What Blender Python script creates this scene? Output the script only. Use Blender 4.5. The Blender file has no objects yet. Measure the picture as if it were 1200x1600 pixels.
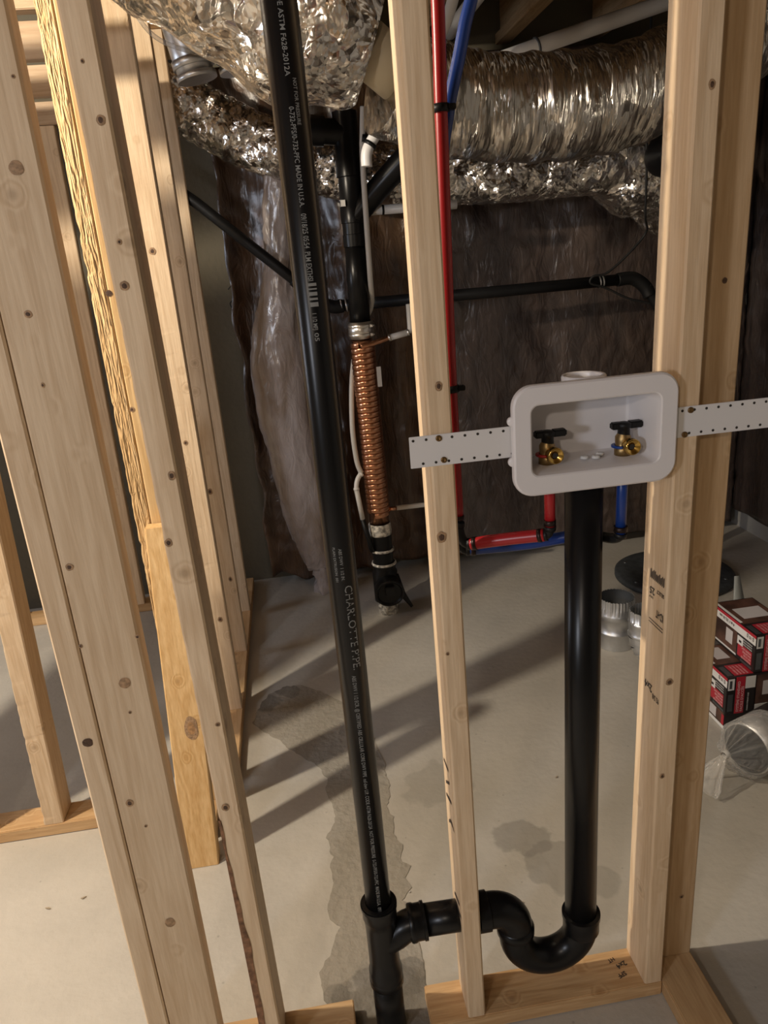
import bpy, bmesh, math, random
from mathutils import Vector, Matrix, noise
sc = bpy.context.scene
COL = sc.collection
PI = math.pi

# ------------------------------------------------------------------ camera, world, lights, exposure
F_PX, CAM_H = 1155.0, 1.51
pitch = math.atan(F_PX / 3362.53); roll = math.atan2(290.0, 3350.0); yaw = math.atan2(130.0, math.hypot(F_PX, 397.0))
fw = Vector((math.sin(yaw) * math.cos(pitch), math.cos(yaw) * math.cos(pitch), -math.sin(pitch)))
r0 = Vector((math.cos(yaw), -math.sin(yaw), 0)); d0 = fw.cross(r0)
R_ = math.cos(roll) * r0 + math.sin(roll) * d0
D_ = -math.sin(roll) * r0 + math.cos(roll) * d0
cam = bpy.data.cameras.new('camera'); camo = bpy.data.objects.new('camera', cam); COL.objects.link(camo)
m3 = Matrix((R_, -D_, -fw)).transposed()
camo.matrix_world = Matrix.Translation((0, 0, CAM_H)) @ m3.to_4x4()
cam.sensor_fit = 'VERTICAL'; cam.sensor_height = 24.0; cam.lens = 24.0 * F_PX / 1600.0
cam.clip_start = 0.02
sc.camera = camo

w = bpy.data.worlds.new('world'); sc.world = w; w.use_nodes = True
w.node_tree.nodes['Background'].inputs[0].default_value = (0.55, 0.62, 0.8, 1)
w.node_tree.nodes['Background'].inputs[1].default_value = 0.012
sc.view_settings.view_transform = 'Standard'; sc.view_settings.look = 'None'
sc.view_settings.gamma = 1.0; sc.view_settings.use_curve_mapping = False
sc.view_settings.exposure = 0.0

def lamp(name, kind, loc, power, color, size, target=None):
    l = bpy.data.lights.new(name, kind); l.energy = power; l.color = color
    if kind == 'AREA': l.shape = 'RECTANGLE'; l.size, l.size_y = size
    else: l.shadow_soft_size = size
    o = bpy.data.objects.new(name, l); COL.objects.link(o); o.location = loc
    if target is not None:
        o.rotation_euler = (Vector(target) - Vector(loc)).to_track_quat('-Z', 'Y').to_euler()
    return o
lamp('ceiling_bulb', 'POINT', (-1.63, 1.31, 2.30), 205, (1.0, 0.87, 0.69), 0.045)
lamp('window_daylight', 'AREA', (-2.35, -1.2, 1.75), 29, (0.86, 0.90, 1.0), (0.3, 0.3), (0.3, 1.2, 1.1))
lamp('ceiling_bulb', 'POINT', (-0.95, -1.15, 2.12), 36, (1.0, 0.86, 0.72), 0.06)
lamp('window_daylight', 'AREA', (-3.15, 2.25, 1.45), 17, (0.76, 0.84, 1.0), (0.7, 0.7), (0.0, 2.75, 1.2))

# ------------------------------------------------------------------ materials
MATS = {}
def nt(name):
    m = bpy.data.materials.new(name); m.use_nodes = True
    n = m.node_tree.nodes; b = n['Principled BSDF']
    return m, n, m.node_tree.links, b
def simple(name, col, rough=0.5, metal=0.0, bump=0.0, bscale=80.0, var=0.0, coat=0.0, spec=None):
    m, n, l, b = nt(name)
    b.inputs['Base Color'].default_value = (*col, 1); b.inputs['Roughness'].default_value = rough
    b.inputs['Metallic'].default_value = metal; b.inputs['Coat Weight'].default_value = coat
    if spec is not None: b.inputs['Specular IOR Level'].default_value = spec
    tc = n.new('ShaderNodeTexCoord'); nz = n.new('ShaderNodeTexNoise')
    nz.inputs['Scale'].default_value = bscale; nz.inputs['Detail'].default_value = 5
    l.new(tc.outputs['Object'], nz.inputs['Vector'])
    if var > 0:
        cr = n.new('ShaderNodeValToRGB'); e = cr.color_ramp.elements
        e[0].position = .35; e[1].position = .65
        e[0].color = (*[c * (1 - var) for c in col], 1); e[1].color = (*[min(1, c * (1 + var)) for c in col], 1)
        l.new(nz.outputs['Fac'], cr.inputs['Fac']); l.new(cr.outputs['Color'], b.inputs['Base Color'])
    if bump > 0:
        bp = n.new('ShaderNodeBump'); bp.inputs['Strength'].default_value = bump; bp.inputs['Distance'].default_value = 0.004
        l.new(nz.outputs['Fac'], bp.inputs['Height']); l.new(bp.outputs['Normal'], b.inputs['Normal'])
    MATS[name] = m
    return m

def math_node(n, l, op, a, b=None, clamp=False):
    x = n.new('ShaderNodeMath'); x.operation = op; x.use_clamp = clamp
    for i, v in enumerate((a, b)):
        if v is None: continue
        if isinstance(v, (int, float)): x.inputs[i].default_value = v
        else: l.new(v, x.inputs[i])
    return x.outputs[0]

def wood(name, axis='z', light=(0.74, 0.575, 0.39), dark=(0.55, 0.385, 0.23), torn=0.0, knots=0.35):
    m, n, l, b = nt(name)
    b.inputs['Roughness'].default_value = 0.62; b.inputs['Specular IOR Level'].default_value = 0.3
    tc = n.new('ShaderNodeTexCoord'); oi = n.new('ShaderNodeObjectInfo')
    add = n.new('ShaderNodeVectorMath'); add.operation = 'ADD'
    rv = n.new('ShaderNodeCombineXYZ')
    r1 = math_node(n, l, 'MULTIPLY', oi.outputs['Random'], 37.0)
    for i in range(3): l.new(r1, rv.inputs[i])
    l.new(tc.outputs['Object'], add.inputs[0]); l.new(rv.outputs[0], add.inputs[1])
    mp = n.new('ShaderNodeMapping'); s = {'x': (0.07, 1, 1), 'y': (1, 0.07, 1), 'z': (1, 1, 0.07)}[axis]
    mp.inputs['Scale'].default_value = s; l.new(add.outputs[0], mp.inputs['Vector'])
    # knots
    vo = n.new('ShaderNodeTexVoronoi'); vo.inputs['Scale'].default_value = 10.5; l.new(add.outputs[0], vo.inputs['Vector'])
    kn = n.new('ShaderNodeMapRange'); kn.inputs['From Min'].default_value = 0.045; kn.inputs['From Max'].default_value = 0.10
    kn.inputs['To Min'].default_value = 1; kn.inputs['To Max'].default_value = 0; l.new(vo.outputs['Distance'], kn.inputs['Value'])
    hal = n.new('ShaderNodeMapRange'); hal.inputs['From Min'].default_value = 0.08; hal.inputs['From Max'].default_value = 0.26
    hal.inputs['To Min'].default_value = 1; hal.inputs['To Max'].default_value = 0; hal.interpolation_type = 'SMOOTHSTEP'
    l.new(vo.outputs['Distance'], hal.inputs['Value'])
    # rings
    nz = n.new('ShaderNodeTexNoise'); nz.inputs['Scale'].default_value = 11; nz.inputs['Detail'].default_value = 3
    l.new(mp.outputs[0], nz.inputs['Vector'])
    ph = math_node(n, l, 'ADD', math_node(n, l, 'MULTIPLY', nz.outputs['Fac'], 62.0), math_node(n, l, 'MULTIPLY', hal.outputs[0], 9.0))
    ring = math_node(n, l, 'SINE', ph)
    fine = n.new('ShaderNodeTexNoise'); fine.inputs['Scale'].default_value = 190; fine.inputs['Detail'].default_value = 4
    l.new(mp.outputs[0], fine.inputs['Vector'])
    big = n.new('ShaderNodeTexNoise'); big.inputs['Scale'].default_value = 4; l.new(mp.outputs[0], big.inputs['Vector'])
    f1 = math_node(n, l, 'ADD', math_node(n, l, 'MULTIPLY', ring, 0.10), math_node(n, l, 'MULTIPLY', fine.outputs['Fac'], 0.62))
    f2 = math_node(n, l, 'ADD', f1, math_node(n, l, 'MULTIPLY', big.outputs['Fac'], 0.55))
    f3 = math_node(n, l, 'ADD', f2, math_node(n, l, 'MULTIPLY', hal.outputs[0], 0.12))
    cr = n.new('ShaderNodeValToRGB'); e = cr.color_ramp.elements
    e[0].position = 0.38; e[0].color = (*light, 1); e[1].position = 0.92; e[1].color = (*dark, 1)
    l.new(f3, cr.inputs['Fac'])
    mx = n.new('ShaderNodeMixRGB'); mx.inputs[2].default_value = (0.13, 0.065, 0.03, 1)
    l.new(math_node(n, l, 'MULTIPLY', kn.outputs[0], 0.85 * knots), mx.inputs['Fac']); l.new(cr.outputs['Color'], mx.inputs[1])
    hs = n.new('ShaderNodeHueSaturation'); l.new(mx.outputs[0], hs.inputs['Color'])
    l.new(math_node(n, l, 'ADD', math_node(n, l, 'MULTIPLY', oi.outputs['Random'], 0.22), 0.9), hs.inputs['Value'])
    l.new(hs.outputs[0], b.inputs['Base Color'])
    bp = n.new('ShaderNodeBump'); bp.inputs['Strength'].default_value = 0.4; bp.inputs['Distance'].default_value = 0.003
    l.new(f1, bp.inputs['Height'])
    last = bp.outputs['Normal']
    if torn > 0:
        mp2 = n.new('ShaderNodeMapping'); mp2.inputs['Scale'].default_value = (1, 1, .11)
        l.new(add.outputs[0], mp2.inputs['Vector'])
        n2 = n.new('ShaderNodeTexNoise'); n2.inputs['Scale'].default_value = 95; n2.inputs['Detail'].default_value = 2; n2.inputs['Distortion'].default_value = .25; l.new(mp2.outputs[0], n2.inputs['Vector'])
        rg = math_node(n, l, 'MULTIPLY', math_node(n, l, 'ABSOLUTE', math_node(n, l, 'SUBTRACT', n2.outputs['Fac'], .5)), 2.2)
        b2 = n.new('ShaderNodeBump'); b2.inputs['Strength'].default_value = torn; b2.inputs['Distance'].default_value = 0.02
        l.new(rg, b2.inputs['Height']); l.new(last, b2.inputs['Normal'])
        last = b2.outputs['Normal']
    l.new(last, b.inputs['Normal'])
    MATS[name] = m
    return m
W = wood('stud_wood')
WG = wood('golden_wood', light=(0.72, 0.50, 0.25), dark=(0.52, 0.31, 0.12), knots=.3)
WT = wood('torn_wood', light=(0.74, 0.52, 0.27), dark=(0.50, 0.30, 0.12), torn=0.7, knots=0.0)
WX = wood('plate_wood_x', 'x', light=(0.60, 0.40, 0.21), dark=(0.40, 0.23, 0.10))
WY = wood('plate_wood_y', 'y', light=(0.60, 0.40, 0.21), dark=(0.40, 0.23, 0.10))
JW = wood('joist_wood', 'y', light=(0.55, 0.37, 0.20), dark=(0.34, 0.21, 0.10))
JX = wood('joist_wood_x', 'x', light=(0.58, 0.44, 0.30), dark=(0.42, 0.28, 0.17), knots=.4)
BARK = simple('bark', (0.20, 0.10, 0.05), 0.9, bump=0.8, bscale=60, var=.5)
INK = simple('stamp_ink', (0.06, 0.045, 0.035), 0.8)
BLACK = simple('black_abs', (0.006, 0.006, 0.0065), 0.30, bump=0.03, bscale=30, spec=.28)
BLACKM = simple('black_matte', (0.008, 0.008, 0.0085), 0.45, bump=0.1, bscale=60, spec=.3)
PRINT = simple('pipe_print', (0.21, 0.21, 0.20), 0.7)
RED = simple('red_pex', (0.36, 0.012, 0.016), 0.33)
BLUE = simple('blue_pex', (0.008, 0.038, 0.21), 0.33)
CRIMP = simple('crimp_ring', (0.035, 0.022, 0.02), 0.4, 0.7)
WPEX = simple('white_pex', (0.66, 0.63, 0.58), 0.4)
PVCW = simple('white_pvc', (0.84, 0.82, 0.79), 0.35)
BOXW = simple('box_plastic', (0.74, 0.71, 0.71), 0.33, bump=0.02, bscale=220)
STRIPW = simple('bracket_white', (0.70, 0.68, 0.67), 0.45, bump=0.02)
HOLE_SHADE = simple('hole_shade', (0.03, 0.025, 0.02), 0.9)  # shade of open holes, put into the colour of flat discs
SCREW = simple('screw_bronze', (0.20, 0.12, 0.05), 0.4, 0.9)
BRASS = simple('brass', (0.62, 0.40, 0.11), 0.18, 1.0)
BRASSD = simple('brass_dull', (0.34, 0.23, 0.10), 0.42, 0.9)
BLUETAG = simple('blue_ring', (0.01, 0.05, 0.25), 0.4)
REDTAG = simple('red_ring', (0.4, 0.02, 0.02), 0.4)
COPPER = simple('copper', (0.62, 0.31, 0.18), 0.25, 1.0, bump=.05, bscale=40, var=.18)
STEEL = simple('steel_band', (0.80, 0.78, 0.74), 0.3, 1.0, bump=.05)
GALV = simple('galvanized', (0.66, 0.67, 0.68), 0.36, 0.9, bump=0.02, bscale=50, var=.05)
GALVDARK = simple('galvanized_dark', (0.16, 0.17, 0.18), 0.5, 0.8)  # darker galvanized: duct insides carry painted-in shade; also plain grey trim
DIRTYW = simple('dirty_white', (0.55, 0.52, 0.46), 0.8, bump=.6, bscale=70, var=.6)
LIDM = simple('sump_lid', (0.045, 0.05, 0.055), 0.6, bump=.2, bscale=40, var=.25)
PAPERW = simple('label_white', (0.70, 0.69, 0.67), 0.6)
CREAM = simple('collar_cream', (0.66, 0.58, 0.42), 0.5)
GREYP = simple('grey_scraper', (0.32, 0.34, 0.33), 0.5)
CARTONB = simple('carton_black', (0.018, 0.014, 0.014), 0.42)
CARTONR = simple('carton_red', (0.42, 0.02, 0.035), 0.42)
CARTONBR = simple('carton_photo_brown', (0.085, 0.04, 0.028), 0.45, bscale=14, var=.6)
CARTONP = simple('carton_pink', (0.72, 0.42, 0.42), 0.5)
TRANSG = simple('lamp_print', (0.55, 0.52, 0.52), 0.5)
CORD = simple('cord_black', (0.012, 0.012, 0.012), 0.6)
SUB = wood('subfloor', 'x', light=(0.10, 0.065, 0.04), dark=(0.06, 0.037, 0.02), knots=.2)

def foil(name, base, rough, wr, slope=.9, scale=26):
    m, n, l, b = nt(name)
    b.inputs['Metallic'].default_value = 1.0; b.inputs['Base Color'].default_value = (*base, 1); b.inputs['Roughness'].default_value = rough
    tc = n.new('ShaderNodeTexCoord'); mp = n.new('ShaderNodeMapping'); mp.inputs['Scale'].default_value = wr
    l.new(tc.outputs['Object'], mp.inputs['Vector'])
    wn = n.new('ShaderNodeTexNoise'); wn.inputs['Scale'].default_value = scale * .5; wn.inputs['Detail'].default_value = 2; l.new(mp.outputs[0], wn.inputs['Vector'])
    ws = n.new('ShaderNodeVectorMath'); ws.operation = 'SCALE'; ws.inputs['Scale'].default_value = 1.6 / scale; l.new(wn.outputs['Color'], ws.inputs[0])
    wa = n.new('ShaderNodeVectorMath'); wa.operation = 'ADD'; l.new(mp.outputs[0], wa.inputs[0]); l.new(ws.outputs[0], wa.inputs[1])
    hs = []
    for sc_, k in ((scale, .8), (scale * 2.3, .75), (scale * 5.5, .55)):
        v = n.new('ShaderNodeTexVoronoi'); v.inputs['Scale'].default_value = sc_; l.new(wa.outputs[0], v.inputs['Vector'])
        d = n.new('ShaderNodeVectorMath'); d.operation = 'SUBTRACT'; l.new(wa.outputs[0], d.inputs[0]); l.new(v.outputs['Position'], d.inputs[1])
        c = n.new('ShaderNodeVectorMath'); c.operation = 'SUBTRACT'; l.new(v.outputs['Color'], c.inputs[0]); c.inputs[1].default_value = (.5, .5, .5)
        dt = n.new('ShaderNodeVectorMath'); dt.operation = 'DOT_PRODUCT'; l.new(d.outputs[0], dt.inputs[0]); l.new(c.outputs[0], dt.inputs[1])
        hs.append(math_node(n, l, 'MULTIPLY', dt.outputs['Value'], k * slope))
    bp = n.new('ShaderNodeBump'); bp.inputs['Strength'].default_value = 1.0; bp.inputs['Distance'].default_value = 1.0
    l.new(math_node(n, l, 'ADD', math_node(n, l, 'ADD', hs[0], hs[1]), hs[2]), bp.inputs['Height']); l.new(bp.outputs['Normal'], b.inputs['Normal'])
    MATS[name] = m
    return m
FOIL = foil('foil', (0.80, 0.77, 0.72), 0.24, (1, 1, 1), .9, 17)
FOILF = foil('foil_fine', (0.55, 0.52, 0.47), 0.27, (2.2, .4, .35), .5, 22)
FOILD = foil('foil_dense', (0.58, 0.555, 0.52), 0.29, (4.0, .4, .35), .26, 15)

def poly(name, c0, c1, rough=0.32, coat=0.5):
    m, n, l, b = nt(name)
    tc = n.new('ShaderNodeTexCoord'); mp = n.new('ShaderNodeMapping'); mp.inputs['Rotation'].default_value = (0, 0.6, 0); mp.inputs['Scale'].default_value = (1, 1, 0.35)
    l.new(tc.outputs['Object'], mp.inputs['Vector'])
    nz = n.new('ShaderNodeTexNoise'); nz.inputs['Scale'].default_value = 9; nz.inputs['Detail'].default_value = 7; nz.inputs['Distortion'].default_value = .8
    l.new(mp.outputs[0], nz.inputs['Vector'])
    cr = n.new('ShaderNodeValToRGB'); e = cr.color_ramp.elements; e[0].position = .3; e[1].position = .72
    e[0].color = (*c0, 1); e[1].color = (*c1, 1); l.new(nz.outputs['Fac'], cr.inputs['Fac']); l.new(cr.outputs['Color'], b.inputs['Base Color'])
    b.inputs['Roughness'].default_value = rough; b.inputs['Coat Weight'].default_value = coat; b.inputs['Coat Roughness'].default_value = 0.22
    n2 = n.new('ShaderNodeTexNoise'); n2.inputs['Scale'].default_value = 22; n2.inputs['Detail'].default_value = 5; n2.inputs['Distortion'].default_value = 1.4
    l.new(mp.outputs[0], n2.inputs['Vector'])
    bp = n.new('ShaderNodeBump'); bp.inputs['Strength'].default_value = 0.5; bp.inputs['Distance'].default_value = 0.02
    l.new(n2.outputs['Fac'], bp.inputs['Height']); l.new(bp.outputs['Normal'], b.inputs['Normal'])
    MATS[name] = m
    return m
POLYD = poly('poly_dark', (0.040, 0.029, 0.026), (0.105, 0.074, 0.060))
POLYB = poly('poly_brown', (0.045, 0.024, 0.014), (0.125, 0.068, 0.035))
SLEEVE = poly('clear_sleeve', (0.26, 0.20, 0.16), (0.50, 0.46, 0.47), 0.2, 1.0)

def clear(name, tint, mixf):
    m, n, l, b = nt(name)
    b.inputs['Base Color'].default_value = (*tint, 1); b.inputs['Roughness'].default_value = 0.12; b.inputs['Specular IOR Level'].default_value = 0.9
    tr = n.new('ShaderNodeBsdfTransparent'); mx = n.new('ShaderNodeMixShader')
    lw = n.new('ShaderNodeLayerWeight'); lw.inputs['Blend'].default_value = 0.4
    l.new(math_node(n, l, 'ADD', math_node(n, l, 'MULTIPLY', lw.outputs['Facing'], 0.45), mixf, True), mx.inputs['Fac'])
    tc = n.new('ShaderNodeTexCoord'); nz = n.new('ShaderNodeTexNoise'); nz.inputs['Scale'].default_value = 30; nz.inputs['Distortion'].default_value = 2
    l.new(tc.outputs['Object'], nz.inputs['Vector']); bp = n.new('ShaderNodeBump'); bp.inputs['Strength'].default_value = .6; bp.inputs['Distance'].default_value = .01
    l.new(nz.outputs['Fac'], bp.inputs['Height']); l.new(bp.outputs['Normal'], b.inputs['Normal'])
    l.new(tr.outputs[0], mx.inputs[1]); l.new(b.outputs[0], mx.inputs[2]); l.new(mx.outputs[0], n['Material Output'].inputs['Surface'])
    MATS[name] = m
    return m
BAG = clear('clear_bag', (0.75, 0.74, 0.72), 0.16)
TUBEC = clear('clear_tube', (0.6, 0.6, 0.6), 0.25)

def concrete(name, base, stains=(), rough=0.55, bump=.18):
    m, n, l, b = nt(name)
    tc = n.new('ShaderNodeTexCoord')
    nz = n.new('ShaderNodeTexNoise'); nz.inputs['Scale'].default_value = 2.2; nz.inputs['Detail'].default_value = 8; nz.inputs['Roughness'].default_value = .65
    l.new(tc.outputs['Object'], nz.inputs['Vector'])
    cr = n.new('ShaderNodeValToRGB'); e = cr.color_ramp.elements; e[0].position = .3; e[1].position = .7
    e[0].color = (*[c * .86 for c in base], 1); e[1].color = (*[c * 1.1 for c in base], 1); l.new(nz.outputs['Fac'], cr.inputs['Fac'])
    cur = cr.outputs['Color']
    n3 = n.new('ShaderNodeTexNoise'); n3.inputs['Scale'].default_value = 9; n3.inputs['Detail'].default_value = 4; l.new(tc.outputs['Object'], n3.inputs['Vector'])
    for (sx, sy, rad, amp) in stains:
        d = n.new('ShaderNodeVectorMath'); d.operation = 'DISTANCE'; l.new(tc.outputs['Object'], d.inputs[0]); d.inputs[1].default_value = (sx, sy, 0)
        dd = math_node(n, l, 'ADD', d.outputs['Value'], math_node(n, l, 'MULTIPLY', math_node(n, l, 'SUBTRACT', n3.outputs['Fac'], .5), rad * 1.9))
        mr = n.new('ShaderNodeMapRange'); mr.inputs['From Min'].default_value = rad * .88; mr.inputs['From Max'].default_value = rad
        mr.inputs['To Min'].default_value = amp; mr.inputs['To Max'].default_value = 0; l.new(dd, mr.inputs['Value'])
        mx = n.new('ShaderNodeMixRGB'); mx.inputs[2].default_value = (*[c * .45 for c in base], 1)
        l.new(mr.outputs[0], mx.inputs['Fac']); l.new(cur, mx.inputs[1]); cur = mx.outputs[0]
    sp = n.new('ShaderNodeTexVoronoi'); sp.inputs['Scale'].default_value = 16; l.new(tc.outputs['Object'], sp.inputs['Vector'])
    mr = n.new('ShaderNodeMapRange'); mr.inputs['From Min'].default_value = .03; mr.inputs['From Max'].default_value = .06; mr.inputs['To Min'].default_value = .45; mr.inputs['To Max'].default_value = 0
    l.new(sp.outputs['Distance'], mr.inputs['Value'])
    mx = n.new('ShaderNodeMixRGB'); mx.inputs[2].default_value = (*[c * .45 for c in base], 1); l.new(mr.outputs[0], mx.inputs['Fac']); l.new(cur, mx.inputs[1])
    l.new(mx.outputs[0], b.inputs['Base Color']); b.inputs['Roughness'].default_value = rough
    n2 = n.new('ShaderNodeTexNoise'); n2.inputs['Scale'].default_value = 45; n2.inputs['Detail'].default_value = 8; l.new(tc.outputs['Object'], n2.inputs['Vector'])
    bp = n.new('ShaderNodeBump'); bp.inputs['Strength'].default_value = bump; bp.inputs['Distance'].default_value = .01
    l.new(n2.outputs['Fac'], bp.inputs['Height']); l.new(bp.outputs['Normal'], b.inputs['Normal'])
    MATS[name] = m
    return m
FLOORM = concrete('floor_concrete', (0.48, 0.45, 0.395), [(0.47, 1.56, .07, .5), (0.52, 1.44, .085, .45), (0.29, 1.82, .10, .28), (0.61, 1.37, .05, .3), (-.9, 2.0, .09, .15)])
PATCHM = concrete('patch_concrete', (0.32, 0.293, 0.245), [(-.16, 2.46, .05, .6), (-.23, 2.39, .06, .6), (0.04, 1.14, .12, .75), (0.10, 1.22, .05, .6), (-.07, 1.19, .035, .5)], .75, .55)
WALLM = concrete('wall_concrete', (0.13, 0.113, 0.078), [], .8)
CURB = concrete('curb_concrete', (0.42, 0.41, 0.39), [], .7)

# ------------------------------------------------------------------ helpers
def link(name, me, m, parent=None, smooth=False):
    if m is not None and not me.materials: me.materials.append(m)
    if smooth:
        for p in me.polygons: p.use_smooth = True
    o = bpy.data.objects.new(name, me); COL.objects.link(o)
    if parent is not None:
        o.parent = parent
        p, off = parent, Vector(parent.location)
        while p.parent: p = p.parent; off += Vector(p.location)
        o.location = -off
    return o
def thing(name, label, cat, loc, group=None):
    o = bpy.data.objects.new(name, None); COL.objects.link(o); o.location = loc; o.empty_display_size = .05
    o['label'] = label; o['category'] = cat
    if group: o['group'] = group
    return o
def tag(o, label, cat, group=None):
    o['label'] = label; o['category'] = cat
    if group: o['group'] = group
    return o
def struct(o): o['kind'] = 'structure'; return o

class MB:
    def __init__(s): s.v = []; s.f = []; s.sm = []
    def add(s, vs, fs, smooth=True):
        k = len(s.v); s.v += [tuple(v) for v in vs]; s.f += [tuple(i + k for i in f) for f in fs]; s.sm += [smooth] * len(fs); return s
    def box(s, a, b):
        x0, y0, z0 = a; x1, y1, z1 = b
        return s.add([(x0, y0, z0), (x1, y0, z0), (x1, y1, z0), (x0, y1, z0), (x0, y0, z1), (x1, y0, z1), (x1, y1, z1), (x0, y1, z1)],
                     [(0, 3, 2, 1), (4, 5, 6, 7), (0, 1, 5, 4), (1, 2, 6, 5), (2, 3, 7, 6), (3, 0, 4, 7)], False)
    def prism(s, pts, z0, z1):
        n = len(pts)
        return s.add([(x, y, z0) for x, y in pts] + [(x, y, z1) for x, y in pts],
                     [tuple(range(n))[::-1], tuple(range(n, 2 * n))] + [(i, (i + 1) % n, n + (i + 1) % n, n + i) for i in range(n)], False)
    def tube(s, path, rad, n=16, cap=True, ell=None, disp=None):
        P = [Vector(p) for p in path]; N = len(P)
        if not isinstance(rad, (list, tuple)): rad = [rad] * N
        T = [(P[min(i + 1, N - 1)] - P[max(i - 1, 0)]).normalized() for i in range(N)]
        up = Vector((0, 0, 1)) if abs(T[0].z) < .9 else Vector((0, 1, 0))
        u = T[0].cross(up).normalized(); vs = []
        for i in range(N):
            u = (u - T[i] * u.dot(T[i])).normalized(); v = T[i].cross(u)
            for k in range(n):
                a = 2 * PI * k / n
                r = rad[i] + (disp(i, k, a) if disp else 0)
                eu, ev = ell if ell else (1, 1)
                vs.append(P[i] + u * math.cos(a) * r * eu + v * math.sin(a) * r * ev)
        fs = [(i * n + k, i * n + (k + 1) % n, (i + 1) * n + (k + 1) % n, (i + 1) * n + k) for i in range(N - 1) for k in range(n)]
        s.add(vs, fs)
        if cap:
            k0 = len(s.v) - len(vs)
            s.f += [tuple(range(k0, k0 + n))[::-1], tuple(range(k0 + (N - 1) * n, k0 + N * n))]; s.sm += [False, False]
        return s
    def lathe(s, prof, base, axis=(0, 0, 1), n=32, disp=None):
        A = Vector(axis).normalized(); up = Vector((0, 0, 1)) if abs(A.z) < .9 else Vector((1, 0, 0))
        u = A.cross(up).normalized(); v = A.cross(u); B = Vector(base); vs = []
        for (r, h) in prof:
            for k in range(n):
                a = 2 * PI * k / n; rr = r + (disp(a, r, h) if disp else 0)
                vs.append(B + A * h + (u * math.cos(a) + v * math.sin(a)) * max(rr, 1e-5))
        N = len(prof)
        return s.add(vs, [(i * n + k, i * n + (k + 1) % n, (i + 1) * n + (k + 1) % n, (i + 1) * n + k) for i in range(N - 1) for k in range(n)])
    def mesh(s, name):
        me = bpy.data.meshes.new(name); me.from_pydata(s.v, [], s.f)
        me.polygons.foreach_set('use_smooth', s.sm)
        bm = bmesh.new(); bm.from_mesh(me); bmesh.ops.recalc_face_normals(bm, faces=bm.faces); bm.to_mesh(me); bm.free()
        return me
    def build(s, name, m, parent=None):
        return link(name, s.mesh(name), m, parent)
def sharp(o, ang=40):
    me = o.data
    try: me.set_sharp_from_angle(angle=math.radians(ang))
    except Exception: pass
    return o
def spline(pts, n=8):
    P = [Vector(p) for p in pts]; out = []
    for i in range(len(P) - 1):
        p0, p1, p2, p3 = P[max(i - 1, 0)], P[i], P[i + 1], P[min(i + 2, len(P) - 1)]
        for k in range(n):
            t = k / n
            out.append(0.5 * ((2 * p1) + (p2 - p0) * t + (2 * p0 - 5 * p1 + 4 * p2 - p3) * t * t + (3 * p1 - p0 - 3 * p2 + p3) * t ** 3))
    out.append(P[-1]); return out
def rbox(name, a, b, m, parent=None, bev=0.002):
    x0, y0, z0 = a; x1, y1, z1 = b
    bm = bmesh.new(); bmesh.ops.create_cube(bm, size=1)
    for v in bm.verts:
        v.co = Vector(((x0 + x1) / 2 + v.co.x * (x1 - x0), (y0 + y1) / 2 + v.co.y * (y1 - y0), (z0 + z1) / 2 + v.co.z * (z1 - z0)))
    bmesh.ops.bevel(bm, geom=list(bm.edges), offset=bev, segments=2, affect='EDGES')
    me = bpy.data.meshes.new(name); bm.to_mesh(me); bm.free()
    return link(name, me, m, parent)
def text(body, size, org, xd, yd, m, parent, name='printed_text', thick=0.0, fit=None, wrap=None, bold=.025):
    cu = bpy.data.curves.new('t', 'FONT'); cu.body = body; cu.size = size; cu.extrude = 0; cu.offset = bold * size; cu.resolution_u = 2
    o = bpy.data.objects.new('t', cu); COL.objects.link(o)
    bpy.context.view_layer.update()
    me = bpy.data.meshes.new_from_object(o.evaluated_get(bpy.context.evaluated_depsgraph_get()))
    bpy.data.objects.remove(o); bpy.data.curves.remove(cu)
    sx = 1.0
    if fit and len(me.vertices):
        wd = max(v.co.x for v in me.vertices); sx = fit / max(wd, 1e-6)
    for v in me.vertices:
        x, y = v.co.x * sx, v.co.y
        v.co = wrap(x, y) if wrap else Vector(org) + Vector(xd) * x + Vector(yd) * y
    me.materials.clear()
    return link(name, me, m, parent)

# ------------------------------------------------------------------ the room shell
fl = MB(); fl.box((-3.4, -2.4, -.12), (2.4, 3.75, 0)); struct(fl.build('floor', FLOORM))
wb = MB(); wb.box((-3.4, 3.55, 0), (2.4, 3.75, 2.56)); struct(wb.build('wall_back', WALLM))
wr = MB(); wr.box((2.26, -2.2, 0), (2.4, 3.55, 2.56)); struct(wr.build('wall_right', CURB))
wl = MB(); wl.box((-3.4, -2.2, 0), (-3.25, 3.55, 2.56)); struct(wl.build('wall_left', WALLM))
wf = MB(); wf.box((-3.4, -2.4, 0), (2.4, -2.2, 2.56)); struct(wf.build('wall_front', WALLM))
ce = MB(); ce.box((-3.4, -2.4, 2.56), (2.4, 3.75, 2.6)); ceil = struct(ce.build('ceiling', SUB))
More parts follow.
